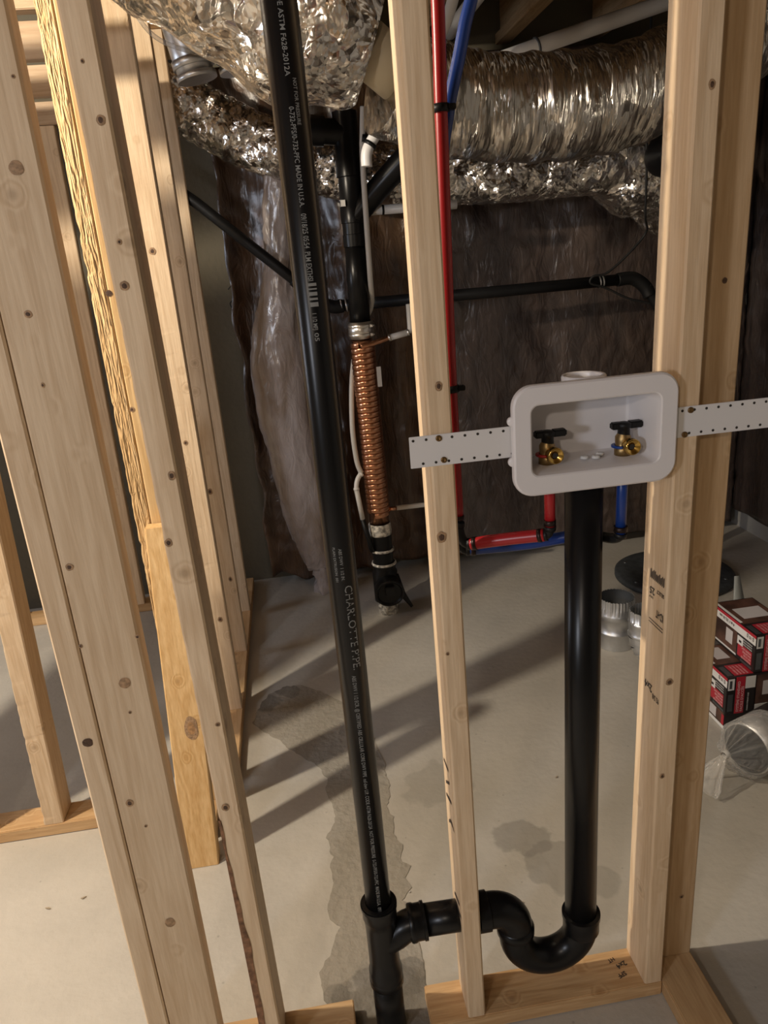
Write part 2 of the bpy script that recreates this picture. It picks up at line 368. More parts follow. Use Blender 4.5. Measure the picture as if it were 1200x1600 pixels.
# filled plumbing trench in the slab: its own rough concrete with a ragged raised edge
tr = [(-.285, 2.28), (-.27, 2.36), (-.231, 2.451), (-.17, 2.49), (-.11, 2.486), (-.06, 2.44), (-.018, 2.394), (0.03, 2.33), (.09, 2.26), (.12, 2.1), (.14, 1.961), (.139, 1.809),
      (.122, 1.758), (.131, 1.70), (.125, 1.653), (.140, 1.60), (.129, 1.558), (.148, 1.52), (.135, 1.49), (.14, 1.45), (.110, 1.417), (.13, 1.38), (.118, 1.337), (.135, 1.27), (.13, 1.19), (.12, 1.06), (.12, .92),
      (-.09, .92), (-.095, 1.08), (-.092, 1.17), (-.1, 1.263), (-.07, 1.31), (-.048, 1.372), (-.07, 1.40), (-.076, 1.434), (-.054, 1.511), (-.06, 1.56), (-.045, 1.60), (-.061, 1.671), (-.032, 1.73), (-.035, 1.794), (-.05, 1.86), (-.047, 1.92), (-.063, 1.978), (-.11, 2.04), (-.163, 2.102), (-.20, 2.17), (-.262, 2.235)]
pts = []
for i in range(len(tr)):
    a, b = Vector((*tr[i], 0)), Vector((*tr[(i + 1) % len(tr)], 0))
    k = max(2, int((b - a).length / .012))
    for j in range(k):
        p = a.lerp(b, j / k); q = noise.noise_vector(p * 30) * .008 + noise.noise_vector(p * 75) * .006
        pts.append((p.x + q.x, p.y + q.y))
pm = MB(); pm.prism(pts, -.02, .0016); struct(pm.build('trim_1', PATCHM))

# ceiling joists (run away from the camera over the back room) 
for x, txt in ((-.155, 'dark ceiling joist above the grey pipes near the stud partition'), (.25, 'dark ceiling joist above the big foil duct end'), (.655, 'dark ceiling joist over the blue pipe'),
               (1.06, 'ceiling joist crossed by the long white pipe'), (1.47, 'ceiling joist behind the doubled right studs'), (1.88, 'ceiling joist nearest the right wall')):
    t = thing('ceiling_joist', txt, 'joist', (x, 1.2, 2.33))
    b = MB(); b.box((x - .006, -.5, 2.37), (x + .006, 3.549, 2.52)); b.build('web', JW, t)
    rbox('flange', (x - .03, -.5, 2.33), (x + .03, 3.549, 2.37), JW, t); rbox('flange', (x - .03, -.5, 2.52), (x + .03, 3.549, 2.558), JW, t)
for i, y in enumerate((2.02, 2.42, 2.86)):
    o = rbox('dropped_joist', (-3.2, y, 2.10), (-.43, y + .04, 2.19), JX)
    tag(o, ['nearest pale cross board at the top left beyond the paired studs', 'second pale cross board at the top left beyond the paired studs', 'third pale cross board at the top left, just before the far frame'][i], 'joist', None)

# ------------------------------------------------------------------ lumber
def stud(name, xb, xt, y0, y1, z0, z1, m, label, cat='stud', dy=0.0, rough=0.0, group=None, wave=0.0):
    """upright board; xb/xt = (left,right) at bottom and top; slightly eased arrises"""
    N = max(2, int((z1 - z0) / (.012 if rough else .35))); e = .0032; mb = MB(); vs = []
    for i in range(N + 1):
        t = i / N; z = z0 + (z1 - z0) * t; x0 = xb[0] + (xt[0] - xb[0]) * t; x1 = xb[1] + (xt[1] - xb[1]) * t; o = dy * t
        w0 = wave * math.sin(t * 2.3)
        ring = [(x0 + e, y0), (x1 - e, y0), (x1, y0 + e), (x1, y1 - e), (x1 - e, y1), (x0 + e, y1), (x0, y1 - e), (x0, y0 + e)]
        for k, (x, y) in enumerate(ring):
            if rough and k in (0, 7):
                q = noise.noise(Vector((x * 20, 3, z * 38))); q = max(0, q) * rough
                x += q; y += q * .6 if k == 0 else q
            vs.append((x + w0, y + o, z))
    fs = [(i * 8 + k, i * 8 + (k + 1) % 8, (i + 1) * 8 + (k + 1) % 8, (i + 1) * 8 + k) for i in range(N) for k in range(8)]
    fs += [tuple(range(8))[::-1], tuple(range(N * 8, N * 8 + 8))]
    mb.add(vs, fs, False)
    return tag(mb.build(name, m), label, cat, group)
T2 = 2.258
STUDS = {}
STUDS['A'] = stud('wall_stud', (-.3785, -.289), (-.3685, -.279), 1.068, 1.106, .039, T2, W, 'wide pale stud face at the left foreground, beside a narrow stud')
STUDS['A2'] = stud('wall_stud', (-.4185, -.3805), (-.4085, -.3705), 1.068, 1.157, .039, T2, W, 'narrow stud edge butted against the wide stud at far left foreground')
STUDS['B'] = sB = stud('wall_stud', (-.213, -.175), (-.227, -.189), 1.068, 1.157, .039, T2, W, 'pale stud left of the printed black pipe, with bark on its lower edge', rough=.0016)
STUDS['mid'] = mid = stud('wall_stud', (.197, .2325), (.186, .224), 1.068, 1.157, .039, T2, W, 'middle stud carrying the left end of the perforated white strap')
STUDS['S1'] = s1 = stud('wall_stud', (.5725, .6105), (.592, .630), 1.068, 1.157, .039, T2, W, 'ink-stamped stud behind the right side of the white valve box')
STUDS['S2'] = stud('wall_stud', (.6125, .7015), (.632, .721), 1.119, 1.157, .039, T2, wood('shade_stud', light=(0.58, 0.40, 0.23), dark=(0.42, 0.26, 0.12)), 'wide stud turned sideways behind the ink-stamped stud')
# bark strip on the lower left arris of stud B
bs = MB(); N = 40; vs = []
for i in range(N + 1):
    z = .04 + .58 * i / N; wd = .011 + .008 * noise.noise(Vector((0, 0, z * 14))) - .009 * max(0, (z - .35) / .27); wd = max(wd, .001)
    x = -.213 - .014 * z / 2.2
    vs += [(x - .0012, 1.085, z), (x - .0012, 1.0668, z), (x + wd, 1.0668, z)]
bs.add(vs, [(3 * i + k, 3 * i + k + 1, 3 * i + k + 4, 3 * i + k + 3) for i in range(N) for k in (0, 1)])
o = bs.build('bark_edge', BARK, sB); o['label'] = 'brown bark left along the lower edge'
# doubled studs of the left partition and the leaning offcut
STUDS['D'] = stud('wall_stud', (-.449, -.411), (-.434, -.396), 1.857, 1.946, .039, 2.34, WT, 'brightly lit rough torn-grain stud between the paired left studs', rough=.005)
stud('wall_stud', (-.410, -.372), (-.395, -.357), 1.857, 1.946, .039, 2.34, WG, 'narrow lit stud right beside the torn-grain one, mostly hidden')
STUDS['C'] = stud('stud_offcut', (-.443, -.354), (-.414, -.325), 1.640, 1.678, .001, .915, WG, 'golden offcut with a big oval knot leaning on the lit studs', 'lumber', dy=.172)
for i, (y0, lab) in enumerate(((2.322, 'first receding stud of the left partition, ragged bark edge at its foot'), (2.742, 'second receding stud of the left partition, smooth and pale'), (3.117, 'last receding stud of the left partition, blotched with dark knots'))):
    STUDS['EFG'[i]] = stud('wall_stud', (-.408, -.319), (-.400, -.311), y0, y0 + .038, .039, 2.34, W, lab, rough=[.004, 0, 0][i])
# knots on the boards
KN_D = simple('knot_dark', (0.075, 0.038, 0.02), 0.7, bump=.3, bscale=300, var=.4); KN_M = simple('knot_mid', (0.33, 0.205, 0.11), 0.65, bscale=200, var=.3)
KNOTS = {'A': (1.0674, [(-0.311, 1.653, 0.0088, 0.6), (-0.337, 1.477, 0.0051, 1), (-0.339, 1.383, 0.0026, 1), (-0.361, 1.115, 0.0057, 1), (-0.286, 0.987, 0.004, 1), (-0.32, 0.91, 0.0091, 0.7), (-0.322, 0.856, 0.0026, 1), (-0.355, 0.684, 0.0064, 0.8), (-0.338, 0.633, 0.0027, 1), (-0.335, 0.417, 0.0092, 0.7), (-0.291, 1.753, 0.0023, 1)]),
'A2': (1.0674, [(-0.372, 0.984, 0.003, 1), (-0.397, 0.812, 0.0082, 1.2)]),
'B': (1.0674, [(-0.198, 1.7, 0.0056, 0.8), (-0.203, 1.557, 0.0034, 1), (-0.207, 1.502, 0.006, 0.9), (-0.191, 1.236, 0.0056, 1), (-0.213, 1.134, 0.0057, 1.1), (-0.19, 0.81, 0.0042, 1), (-0.202, 0.645, 0.0066, 1), (-0.207, 1.765, 0.0023, 1)]),
'E': (2.3212, [(-0.355, 1.58, 0.0092, 1), (-0.355, 1.014, 0.007, 1), (-0.342, 0.396, 0.0087, 1)]),
'F': (2.7412, [(-0.361, 0.728, 0.0097, 1), (-0.339, 0.362, 0.0076, 1)]),
'G': (3.1162, [(-0.383, 0.899, 0.0107, 1), (-0.379, 0.398, 0.0141, 1), (-0.371, 0.669, 0.0082, 1)]),
'mid': (1.0674, [(0.21, 1.325, 0.0056, 1), (0.201, 1.088, 0.008, 0.8), (0.199, 0.88, 0.0032, 1)]),
'S1': (1.0674, [(0.611, 1.695, 0.0052, 1), (0.593, 0.761, 0.0068, 1.1), (0.588, 0.561, 0.0047, 1)]),
'S2': (1.1184, [(0.679, 1.433, 0.0041, 1.2), (0.672, 0.20, 0.005, 1)]),
'D': (1.8562, [(-0.398, 1.483, 0.0074, 1.2), (-0.397, 1.21, 0.0062, 1)]),
}
def knot(o, x, y, z, r, d, sl=0.0, hr=None):
    k = MB(); rz = hr or r * random.Random(int(z * 999)).uniform(1.0, 1.35); N = 18; vs = [(x, y - .0006, z)]
    for q in (.55, 1.0):
        for i in range(N):
            a = 2 * PI * i / N; w_ = 1 + .18 * nz1(a, z * 50 + q)
            vs.append((x + r * q * w_ * math.cos(a), y - (.0006 if q < 1 else .0001) + sl * rz * q * w_ * math.sin(a), z + rz * q * w_ * math.sin(a)))
    k.add(vs, [(0, 1 + (i + 1) % N, 1 + i) for i in range(N)] + [(1 + i, 1 + (i + 1) % N, 1 + N + (i + 1) % N, 1 + N + i) for i in range(N)])
    me = k.mesh('knot'); me.materials.append(KN_D); me.materials.append(KN_M if d < 1.15 else KN_D)
    for i, p in enumerate(me.polygons): p.material_index = 0 if (i < N and d > .75) else 1
    link('knot', me, None, o)
nz1 = lambda a, s_: noise.noise(Vector((math.cos(a) * 1.5, math.sin(a) * 1.5, s_)))
for key, (y, lst) in KNOTS.items():
    for (x, z, r, d) in lst: knot(STUDS[key], x, y, z, r, d)
KN_M2, KN_D = KN_D, simple('knot_tan', (0.36, 0.20, 0.085), 0.6, bscale=120, var=.25)
knot(STUDS['C'], -.373, 1.7120, .388, .018, 1, .188, .033); KN_D = KN_M2
# plates
tag(rbox('bottom_plate', (-1.0, 1.068, .001), (-.031, 1.157, .038), WX), 'cut floor plate under the left studs, ending before the black pipe', 'lumber')
plR = tag(rbox('bottom_plate', (.121, 1.068, .001), (.611, 1.157, .038), WX), 'ink-stamped floor plate under the black trap', 'lumber')
tag(rbox('bottom_plate', (.6125, -.4, .001), (.7015, 1.158, .038), WY), 'floor plate running toward the viewer at the bottom right corner', 'lumber')
tag(rbox('bottom_plate', (-.406, 1.99, .001), (-.317, 3.5, .038), WY), 'floor plate under the receding left partition studs', 'lumber')
tag(rbox('bottom_plate', (-.455, 1.74, .001), (-.366, 1.988, .038), WY), 'short floor plate under the torn-grain stud, behind the leaning offcut', 'lumber')
tag(rbox('top_plate', (-.402, 1.84, 2.342), (-.311, 3.54, 2.42), WY), 'top plates above the receding left partition studs', 'lumber')
tag(rbox('top_plate', (-.9, 1.068, 2.26), (.005, 1.157, 2.298), WX), 'top plate over the left foreground studs, above the picture', 'lumber')
tag(rbox('top_plate', (.10, 1.068, 2.26), (.722, 1.157, 2.298), WX), 'top plate over the middle and right studs, above the picture', 'lumber')
# partition in the left room
tag(rbox('bottom_plate', (-1.9, 1.86, .001), (-.66, 1.95, .038), WX), 'bright floor plate low at the left edge of the picture', 'lumber')
stud('wall_stud', (-.868, -.812), (-.823, -.767), 1.862, 1.948, .039, 1.15, W, 'stud standing on the bright floor plate at the left edge', rough=.003)
for k, x in enumerate((-1.46, -1.371, -1.275, -1.186, -1.097)):  # unseen studs, packed tight and sideways to block the bulb over the left floor
    stud('wall_stud', (x, x + .086), (x, x + .086), 1.862, 1.90, .039, 2.09, W, ['first', 'second', 'third', 'fourth', 'fifth'][k] + ' unseen stud packed sideways on the bright plate to block the bulb, beyond the left edge')
wall_fr = (('bottom_plate', (-2.2, 3.34, .001), (-.72, 3.43, .038), WX, 'far floor plate seen between the left studs'),
           ('top_plate', (-2.2, 3.34, 2.10), (-.72, 3.43, 2.18), JX, 'far top plate over the bluish frame at the top left'))
for nm, a, b, m, lab in wall_fr: tag(rbox(nm, a, b, m), lab, 'lumber')
stud('wall_stud', (-1.475, -1.385), (-1.46, -1.37), 3.345, 3.383, .039, 2.098, W, 'left far stud standing on the far floor plate')
stud('wall_stud', (-.905, -.83), (-.88, -.80), 3.345, 3.383, .039, 2.098, W, 'bluish far stud seen between the paired left studs')
stud('wall_stud', (-1.86, -1.82), (-1.86, -1.82), 3.345, 3.43, .039, 2.098, W, 'outermost far stud on the far floor plate')

# stamps and pencil marks
for body, size, z, yy, fit in (('||I|II||I|', .017, .955, 1.075, .05), ('||I|II||I|', .017, .953, 1.076, .05), ('25', .019, .925, 1.108, .018), ('SELECT', .010, .928, 1.075, .026), ('S-P-F', .006, .908, 1.112, .014), ('KD-HT', .021, .890, 1.074, .026),
                               ('----------', .012, .866, 1.074, .05), ('----------', .012, .860, 1.074, .05), ('2x4', .022, .735, 1.100, .028), ('92 5/8', .015, .722, 1.074, .024)):
    text(body, size, (.5725 + (z / 2.2) * .0195 - .0012, yy, z), (0, 1, 0), (0, 0, -1), INK, s1, 'ink_stamp', fit=fit)
for x, y, b, s in ((.555, 1.128, '2x4', .016), (.545, 1.105, 'SPF', .014), (.535, 1.14, 'HT', .012)):
    text(b, s, (x, y, .0386), (-.95, -.3, 0), (.3, -.95, 0), INK, plR, 'ink_stamp')
for k, z in enumerate((.62, .585, .55, .50, .32, .30)):
    x = .197 - .011 * z / 2.2 - .0009
    text('/\\|(|/'[k], .05, (x, 1.14 - .006 * k, z), (0, -.3, -.95), (0, -.95, .3), INK, mid, 'pencil_mark')

# ------------------------------------------------------------------ insulation on the back and right walls
def blanket(x0, x1, z0, z1, y, fn, res=.018):
    nx, nz = int((x1 - x0) / res), int((z1 - z0) / res); vs = []
    for j in range(nz + 1):
        for i in range(nx + 1):
            x = x0 + (x1 - x0) * i / nx; z = z0 + (z1 - z0) * j / nz
            xx, yy, zz = fn(x, z); vs.append((xx, y + yy, zz))
    fs = [(j * (nx + 1) + i, j * (nx + 1) + i + 1, (j + 1) * (nx + 1) + i + 1, (j + 1) * (nx + 1) + i) for j in range(nz) for i in range(nx)]
    k = len(vs)
    bd = [i for i in range(nx + 1)] + [j * (nx + 1) + nx for j in range(1, nz + 1)] + [nz * (nx + 1) + i for i in range(nx - 1, -1, -1)] + [j * (nx + 1) for j in range(nz - 1, 0, -1)]
    vs += [(vs[i][0], 3.548, vs[i][2]) for i in bd]; nb = len(bd)
    fs += [(bd[i], bd[(i + 1) % nb], k + (i + 1) % nb, k + i) for i in range(nb)]
    return MB().add(vs, fs)
nv = lambda x, z, s, q=0: noise.noise(Vector((x * s, q, z * s)))
def left_fold(x, z):
    edge = .03 * nv(x, z, 5) * (1 if x < -.1 else 0)
    f = .035 * math.sin((x + .25 + .03 * nv(x, z, 2.1)) * 19) + .05 * nv(x * 3.5, z * .6, 2, 4) + .012 * nv(x + z * .4, z, 14, 7)
    zz = z + (.05 * nv(x, 0, 9) if z < .1 else 0)
    return x + edge, f - .02, max(zz, .01)
b1 = blanket(-.22, .60, .06, 2.28, 3.43, left_fold).build('insulation_batt', POLYB)
tag(b1, 'creased brown insulation under plastic behind the copper coil', 'insulation')
def right_fold(x, z):
    f = -.03 * abs(math.sin((x - .6) * PI / .61)) ** .7 + .03 * nv(x, z, 1.6, 3) + .012 * nv(x + z * .8, (z - x) * .3, 9, 5) + .007 * nv(x, z, 26, 9)
    return x, f, max(.012, z + .02 * nv(x, 0, 7) if z < .1 else z)
b2 = blanket(.604, 2.20, .05, 2.28, 3.44, right_fold).build('insulation_batt', POLYD)
tag(b2, 'dark plastic-covered insulation across the back wall behind the valve box', 'insulation')
mb = MB(); vs = []; ny, nz = 90, 90
for j in range(nz + 1):
    for i in range(ny + 1):
        y = 1.6 + 1.8 * i / ny; z = .125 + 2.15 * j / nz
        vs.append((2.22 + .02 * nv(y, z, 3) + .008 * nv(y, z, 15), y, z))
k = len(vs); mb.add(vs, [(j * (ny + 1) + i, j * (ny + 1) + i + 1, (j + 1) * (ny + 1) + i + 1, (j + 1) * (ny + 1) + i) for j in range(nz) for i in range(ny)])
o = mb.build('insulation_batt', POLYD); tag(o, 'dark plastic-covered insulation on the right wall above a concrete curb', 'insulation')
md = o.modifiers.new('thickness', 'SOLIDIFY'); md.thickness = .03
for x, z, s, b in ((-.13, .80, .028, 'FIBERGLASS'), (-.135, .765, .028, 'INSULATION'), (-.1, .73, .028, 'PRODUCT R20'), (.10, .77, .03, 'R20'), (.10, .73, .03, 'R20')):
    text(b, s, (0, 0, 0), 0, 0, INK, b1, 'print', wrap=lambda X, Y, x=x, z=z: Vector((x + X, 3.43 + left_fold(x + X, z + Y - .12 * X)[1] - .004, z + Y - .12 * X)))

# plastic-sleeved insulated run coming down the back wall
pth = spline([(.05, 3.22, 1.93), (.035, 3.24, 1.80), (.01, 3.25, 1.6), (-.01, 3.25, 1.42), (-.05, 3.25, 1.2), (-.055, 3.25, .95), (-.03, 3.26, .70), (.0, 3.28, .42), (.02, 3.3, .22), (.03, 3.31, .13)], 14)
Nn = len(pth); rad = [(.062 if i / Nn < .28 else .062 + .055 * min(1, (i / Nn - .28) / .2)) * (1 if i / Nn < .75 else 1 - 1.9 * (i / Nn - .75)) for i in range(Nn)]
t = thing('sleeved_duct', 'insulated duct run in clear plastic down the back wall', 'duct', (.03, 3.31, 0))
mb = MB(); mb.tube(pth, rad, 40, True, (1, .62), lambda i, k, a: .012 * nv(i * .1, k * .5, 1.3) + .005 * nv(i * .5, math.cos(a) * 4, 1, 2)); mb.build('sleeve', SLEEVE, t)
mb = MB(); mb.lathe([(.045, 0), (.05, .03), (.035, .07), (.05, .10), (.04, .14)], (.035, 3.31, .0), n=20, disp=lambda a, r, h: .012 * math.sin(5 * a + h * 40)); mb.build('gathered_end', SLEEVE, t)

# ------------------------------------------------------------------ foil flex ducts
def flex(path, r, amp, pitch, m, n=64, seed=0, per=16, taper=None, fr=22):
    P = spline(path, per); L = [0]
    for i in range(1, len(P)): L.append(L[-1] + (P[i] - P[i - 1]).length)
    rs = [r if not taper else r * taper(L[i] / L[-1]) for i in range(len(P))]
    def dsp(i, k, a):
        s = L[i]
        c, sn = math.cos(a), math.sin(a)
        d = amp * .55 * math.sin(2 * PI * s / pitch + 1.6 * nv(c * 2, s * 6, 1, seed))
        v1 = noise.noise(Vector((c * 2.4, sn * 2.4, s * fr + seed)))
        v2 = noise.noise(Vector((c * 1.4 + seed, sn * 1.4, s * 7)))
        v3 = noise.noise(Vector((c * 9, sn * 9, s * 55 + seed)))
        return d + amp * ((1 - 2 * abs(v1)) * .45 + 1.7 * v2 + .12 * v3)
    mb = MB(); mb.tube(P, rs, n, True, None, dsp); return mb
t = thing('foil_duct', 'large crumpled foil-wrapped duct slanting across the top, ending at a collar', 'duct', (-.1, 1.9, 2.0))
flex([(-.62, 1.86, 2.45), (-.40, 1.88, 2.335), (-.12, 1.9, 2.18), (.10, 1.9, 2.04), (.20, 1.9, 1.98), (.262, 1.9, 1.955)], .175, .014, .16, FOIL, 96, 3, 40,
     lambda u: 1 if u < .88 else 1 - .45 * ((u - .88) / .12) ** 1.5, 10).build('duct_jacket', FOIL, t)
mb = MB(); mb.tube([(.252, 1.9, 1.96), (.335, 1.93, 1.90)], .060, 32); mb.build('collar', CREAM, t)
t = thing('foil_duct', 'thick crinkled foil duct sagging across the top right behind the red and blue pipes', 'duct', (.7, 2.0, 1.7))
flex([(.30, 1.95, 1.90), (.40, 1.98, 1.865), (.52, 2.0, 1.842), (.70, 2.0, 1.826), (.86, 2.0, 1.836), (1.0, 2.01, 1.868), (1.18, 2.05, 1.94), (1.35, 2.1, 2.03), (1.5, 2.14, 2.15)], .119, .0055, .09, FOILF, 96, 11, 26).build('duct_jacket', FOILF, t)
t = thing('foil_duct', 'thinner foil duct curving behind the black pipes along the back', 'duct', (.3, 3.15, 1.66))
flex([(-0.660, 3.264, 2.290), (-0.456, 3.264, 2.206), (-0.288, 3.264, 2.122), (-0.108, 3.264, 2.016), (0.108, 3.240, 1.912), (0.336, 3.216, 1.840), (0.600, 3.156, 1.800), (0.900, 3.120, 1.788), (1.200, 3.120, 1.788), (1.356, 3.120, 1.798)], .110, .0035, .05, FOILD, 72, 21, 26).build('duct_jacket', FOIL, t)
t = thing('foil_boot', 'foil-wrapped duct boot at the end of the thinner foil duct', 'duct', (1.5, 3.15, 1.6))
flex([(1.284, 3.156, 1.858), (1.404, 3.168, 1.792), (1.560, 3.192, 1.714), (1.740, 3.216, 1.618)], .145, .014, .2, FOIL, 72, 31, 22).build('duct_jacket', FOIL, t)
# round galvanized drops at the top left
for i, (x, zb, tilt) in enumerate(((-.165, 2.03, -.055), (-.045, 2.045, -.05))):
    t = thing('round_duct', ['grey round metal duct drop beside the left partition top', 'second grey metal duct drop, tucked behind the big foil duct'][i], 'duct', (x, 2.42, zb))
    A = Vector((x, 2.42, zb)); Bv = Vector((x + tilt * 1.6, 2.42, 2.55))
    mb = MB(); mb.tube([A, A.lerp(Bv, .12), Bv], [.05, .055, .055], 28); mb.build('pipe', GALV, t)
    mb = MB(); mb.tube([A + (Bv - A) * .05, A + (Bv - A) * .09], .059, 28); mb.build('bead', GALV, t)
    mb = MB(); mb.tube([A + (Bv - A) * -.01, A + (Bv - A) * .02], .057, 28); mb.build('bead', GALV, t)
mb = MB(); mb.tube(spline([(-.33, 2.33, 2.25), (-.27, 2.33, 2.13), (-.19, 2.345, 2.085), (-.08, 2.35, 2.065), (.02, 2.35, 2.065), (.08, 2.36, 2.09)], 10), .006, 10); tag(mb.build('clear_tube', TUBEC), 'thin clear tube looping in front of the grey metal ducts', 'tube')
t = thing('capped_pipe', 'round black pipe end under the thick foil duct', 'pipe', (1.24, 2.30, 1.735))
mb = MB(); mb.tube(spline([(1.24, 2.30, 1.735), (1.24, 2.40, 1.735), (1.27, 2.48, 1.75), (1.33, 2.50, 1.82), (1.36, 2.50, 2.0), (1.36, 2.50, 2.55)], 6), .060, 32); sharp(mb.build('pipe', BLACKM, t))
mb = MB(); mb.lathe([(.062, 0), (.068, .004), (.068, .018), (.060, .022)], (1.24, 2.30, 1.735), (0, 1, 0)); mb.build('end_rim', BLACKM, t)

# ------------------------------------------------------------------ vent pipe and trap in the front wall
PX, PY = .042, 1.112
t = thing('vent_pipe', 'tall black plastic pipe with white printed lettering', 'pipe', (PX, PY, 0))
mb = MB(); mb.tube([(PX, PY, .31), (PX - .001, PY, 1.2), (PX - .003, PY, 2.54)], .0243, 40); mb.build('pipe', BLACK, t)
def wrapv(z0, th0=0.0, rr=.0247):
    def f(x, y):
        th = th0 + y / rr
        return Vector((PX - .001 - .002 * (z0 - x - 1.2) / 1.3 + rr * math.sin(th), PY - rr * math.cos(th), z0 - x))
    return f
def ptext(b, size, z0, fit=None, th=0.0): text(b, size, 0, 0, 0, PRINT, t, 'print', fit=fit, wrap=wrapv(z0, th), bold=0 if size > .015 else .012)
ptext('CHARLOTTE PIPE.', .0185, 1.018, .155, .02)
ptext('ABS DWV  1 1/2 IN.', .0075, 1.082, .055, -.12); ptext('PLAIN EXTRUSION  001', .006, 1.085, .06, -.5)
ptext('ABS DWV 1 1/2 ECR. @ CERTIFIED ABS CELLULAR CORE DWV PIPE  nsf-dwv U.P. CODE ASTM F628-2012A  NOT FOR PRESSURE  0-732-PFS/0-732-PFC  MADE IN U.S.A.  09/18/25', .0095, .852, .53, -.15)
ptext('CODE ASTM F628-2012A', .0095, 1.845, .105, -.12); ptext('NOT FOR PRESSURE', .007, 1.738, .055, .25)
ptext('0-732-PFS/0-732-PFC MADE IN U.S.A.', .0095, 1.705, .122, -.12)
ptext('09/18/25 05:54  PLM EXTHSI', .0105, 1.575, .088, -.12)
for k, (dz, wd) in enumerate(((0, .004), (.007, .002), (.012, .005), (.02, .003), (.026, .006))):
    q = MB(); q.add([wrapv(1.484 - dz, 0)(x, y) for x in (0, wd) for y in (-.004, .0, .004, .008)], [(0, 1, 5, 4), (1, 2, 6, 5), (2, 3, 7, 6)]); q.build('barcode_bar', PRINT, t)
ptext('1 1/2 MFJ', .0085, 1.444, .024, -.1); ptext('05', .009, 1.416, .012, -.1)
# sanitary tee
tee = MB(); tee.lathe([(.0335, .135), (.0335, .165), (.031, .17), (.0302, .20), (.0302, .28), (.032, .30), (.0335, .303), (.0335, .335), (.0255, .336)], (PX, PY, 0), n=40)
tee.lathe([(.0335, .333), (.0355, .333), (.0355, .326), (.0335, .326)], (PX, PY, 0), n=40)
tee.tube(spline([(PX, PY, .235), (PX + .028, PY, .247), (PX + .05, PY, .262), (PX + .075, PY, .268)], 6), .0295, 32)
sharp(tee.build('sanitary_tee', BLACK, t))
mb = MB(); mb.lathe([(.030, 0), (.0345, 0), (.0365, .003), (.0365, .010), (.0345, .013), (.0345, .026), (.0365, .027), (.0365, .033), (.030, .034)], (PX + .055, PY, .2665), (1, 0, .03), n=40); sharp(mb.build('branch_hub', BLACK, t))
mb = MB(); mb.tube([(PX, PY, -.02), (PX, PY, .15)], .0302, 40); mb.build('lower_pipe', BLACK, t)
mb = MB(); mb.lathe([(.0302, .128), (.0345, .13), (.0345, .142), (.0335, .145)], (PX, PY, 0), n=40); mb.build('hub_rim', BLACK, t)

SX = .451
t = thing('standpipe', 'black plastic standpipe with a U-shaped trap below the valve box', 'pipe', (SX, PY, .08))
mb = MB(); mb.tube([(SX - .001, PY, .19), (SX, PY, 1.155)], .0312, 44); mb.build('riser', BLACK, t)
mb = MB(); mb.tube([(.12, PY, .2685), (.245, PY, .264)], .0302, 40); mb.build('trap_arm', BLACK, t)
arc = [(.238, PY, .264)] + [(.262 + .05 * math.sin(a), PY, .214 + .05 * math.cos(a)) for a in [i * PI / 2 / 10 for i in range(11)]]
mb = MB(); mb.tube(arc, .0345, 40); mb.lathe([(.0345, 0), (.0385, 0), (.0385, .022), (.0345, .024)], (.235, PY, .264), (1, 0, 0), n=40); sharp(mb.build('trap_elbow', BLACK, t))
uc, ur = (.3125 + SX) / 2, (SX - .3125) / 2
arc = [(.3125, PY, .215)] + [(uc - ur * math.cos(a), PY, .185 - ur * math.sin(a)) for a in [i * PI / 20 for i in range(21)]] + [(SX, PY, .205)]
mb = MB(); mb.tube(arc, .0335, 44); sharp(mb.build('u_bend', BLACK, t))
mb = MB(); mb.lathe([(.0345, 0), (.038, .002), (.038, .016), (.0345, .02)], (.3125, PY, .196), (0, 0, 1), n=40); mb.build('union_ring', BLACK, t)
mb = MB(); mb.lathe([(.0335, -.035), (.0365, -.03), (.0365, 0), (.0385, .002), (.0385, .012), (.0312, .014)], (SX, PY, .205), (0, 0, 1), n=40); sharp(mb.build('hub', BLACK, t))

# ------------------------------------------------------------------ white valve box and its strap
t = thing('outlet_box', 'white plastic washing machine valve box between the studs', 'outlet box', (.4455, 1.05, 1.14))
def rr(cx, cz, w, h, r, y, n=9):
    out = []
    for (sx, sz, a0) in ((1, 1, 0), (-1, 1, PI / 2), (-1, -1, PI), (1, -1, 1.5 * PI)):
        for k in range(n):
            a = a0 + PI / 2 * k / (n - 1)
            out.append((cx + sx * (w / 2 - r) + r * math.cos(a), y, cz + sz * (h / 2 - r) + r * math.sin(a)))
    return out
cx, cz = .4455, 1.2285
loops = [rr(cx, cz, .252, .163, .028, 1.061), rr(cx, cz, .2605, .1715, .032, 1.061), rr(cx, cz, .2615, .1725, .0325, 1.055), rr(cx, cz, .2595, .1705, .0315, 1.051), rr(cx, cz, .254, .165, .029, 1.0485),
         rr(cx, 1.2295, .208, .114, .015, 1.0485), rr(cx, 1.2295, .2035, .1095, .013, 1.050), rr(cx, 1.2295, .2005, .1065, .0115, 1.055), rr(cx, 1.2295, .198, .104, .011, 1.062), rr(cx, 1.2295, .186, .098, .012, 1.140), rr(cx, 1.2295, .178, .09, .009, 1.1425)]
n = len(loops[0]); mb = MB(); mb.add([v for lp in loops for v in lp], [(i * n + k, i * n + (k + 1) % n, (i + 1) * n + (k + 1) % n, (i + 1) * n + k) for i in range(len(loops) - 1) for k in range(n)] + [tuple(range((len(loops) - 1) * n, len(loops) * n))])
o = mb.build('box_shell', BOXW, t); sharp(o, 22)
mb = MB(); mb.lathe([(.0345, 0), (.0345, .03), (.0335, .033), (.029, .033), (.028, .03), (.028, .0)], (.4495, 1.112, 1.279), n=36); mb.build('knockout_collar', BOXW, t)
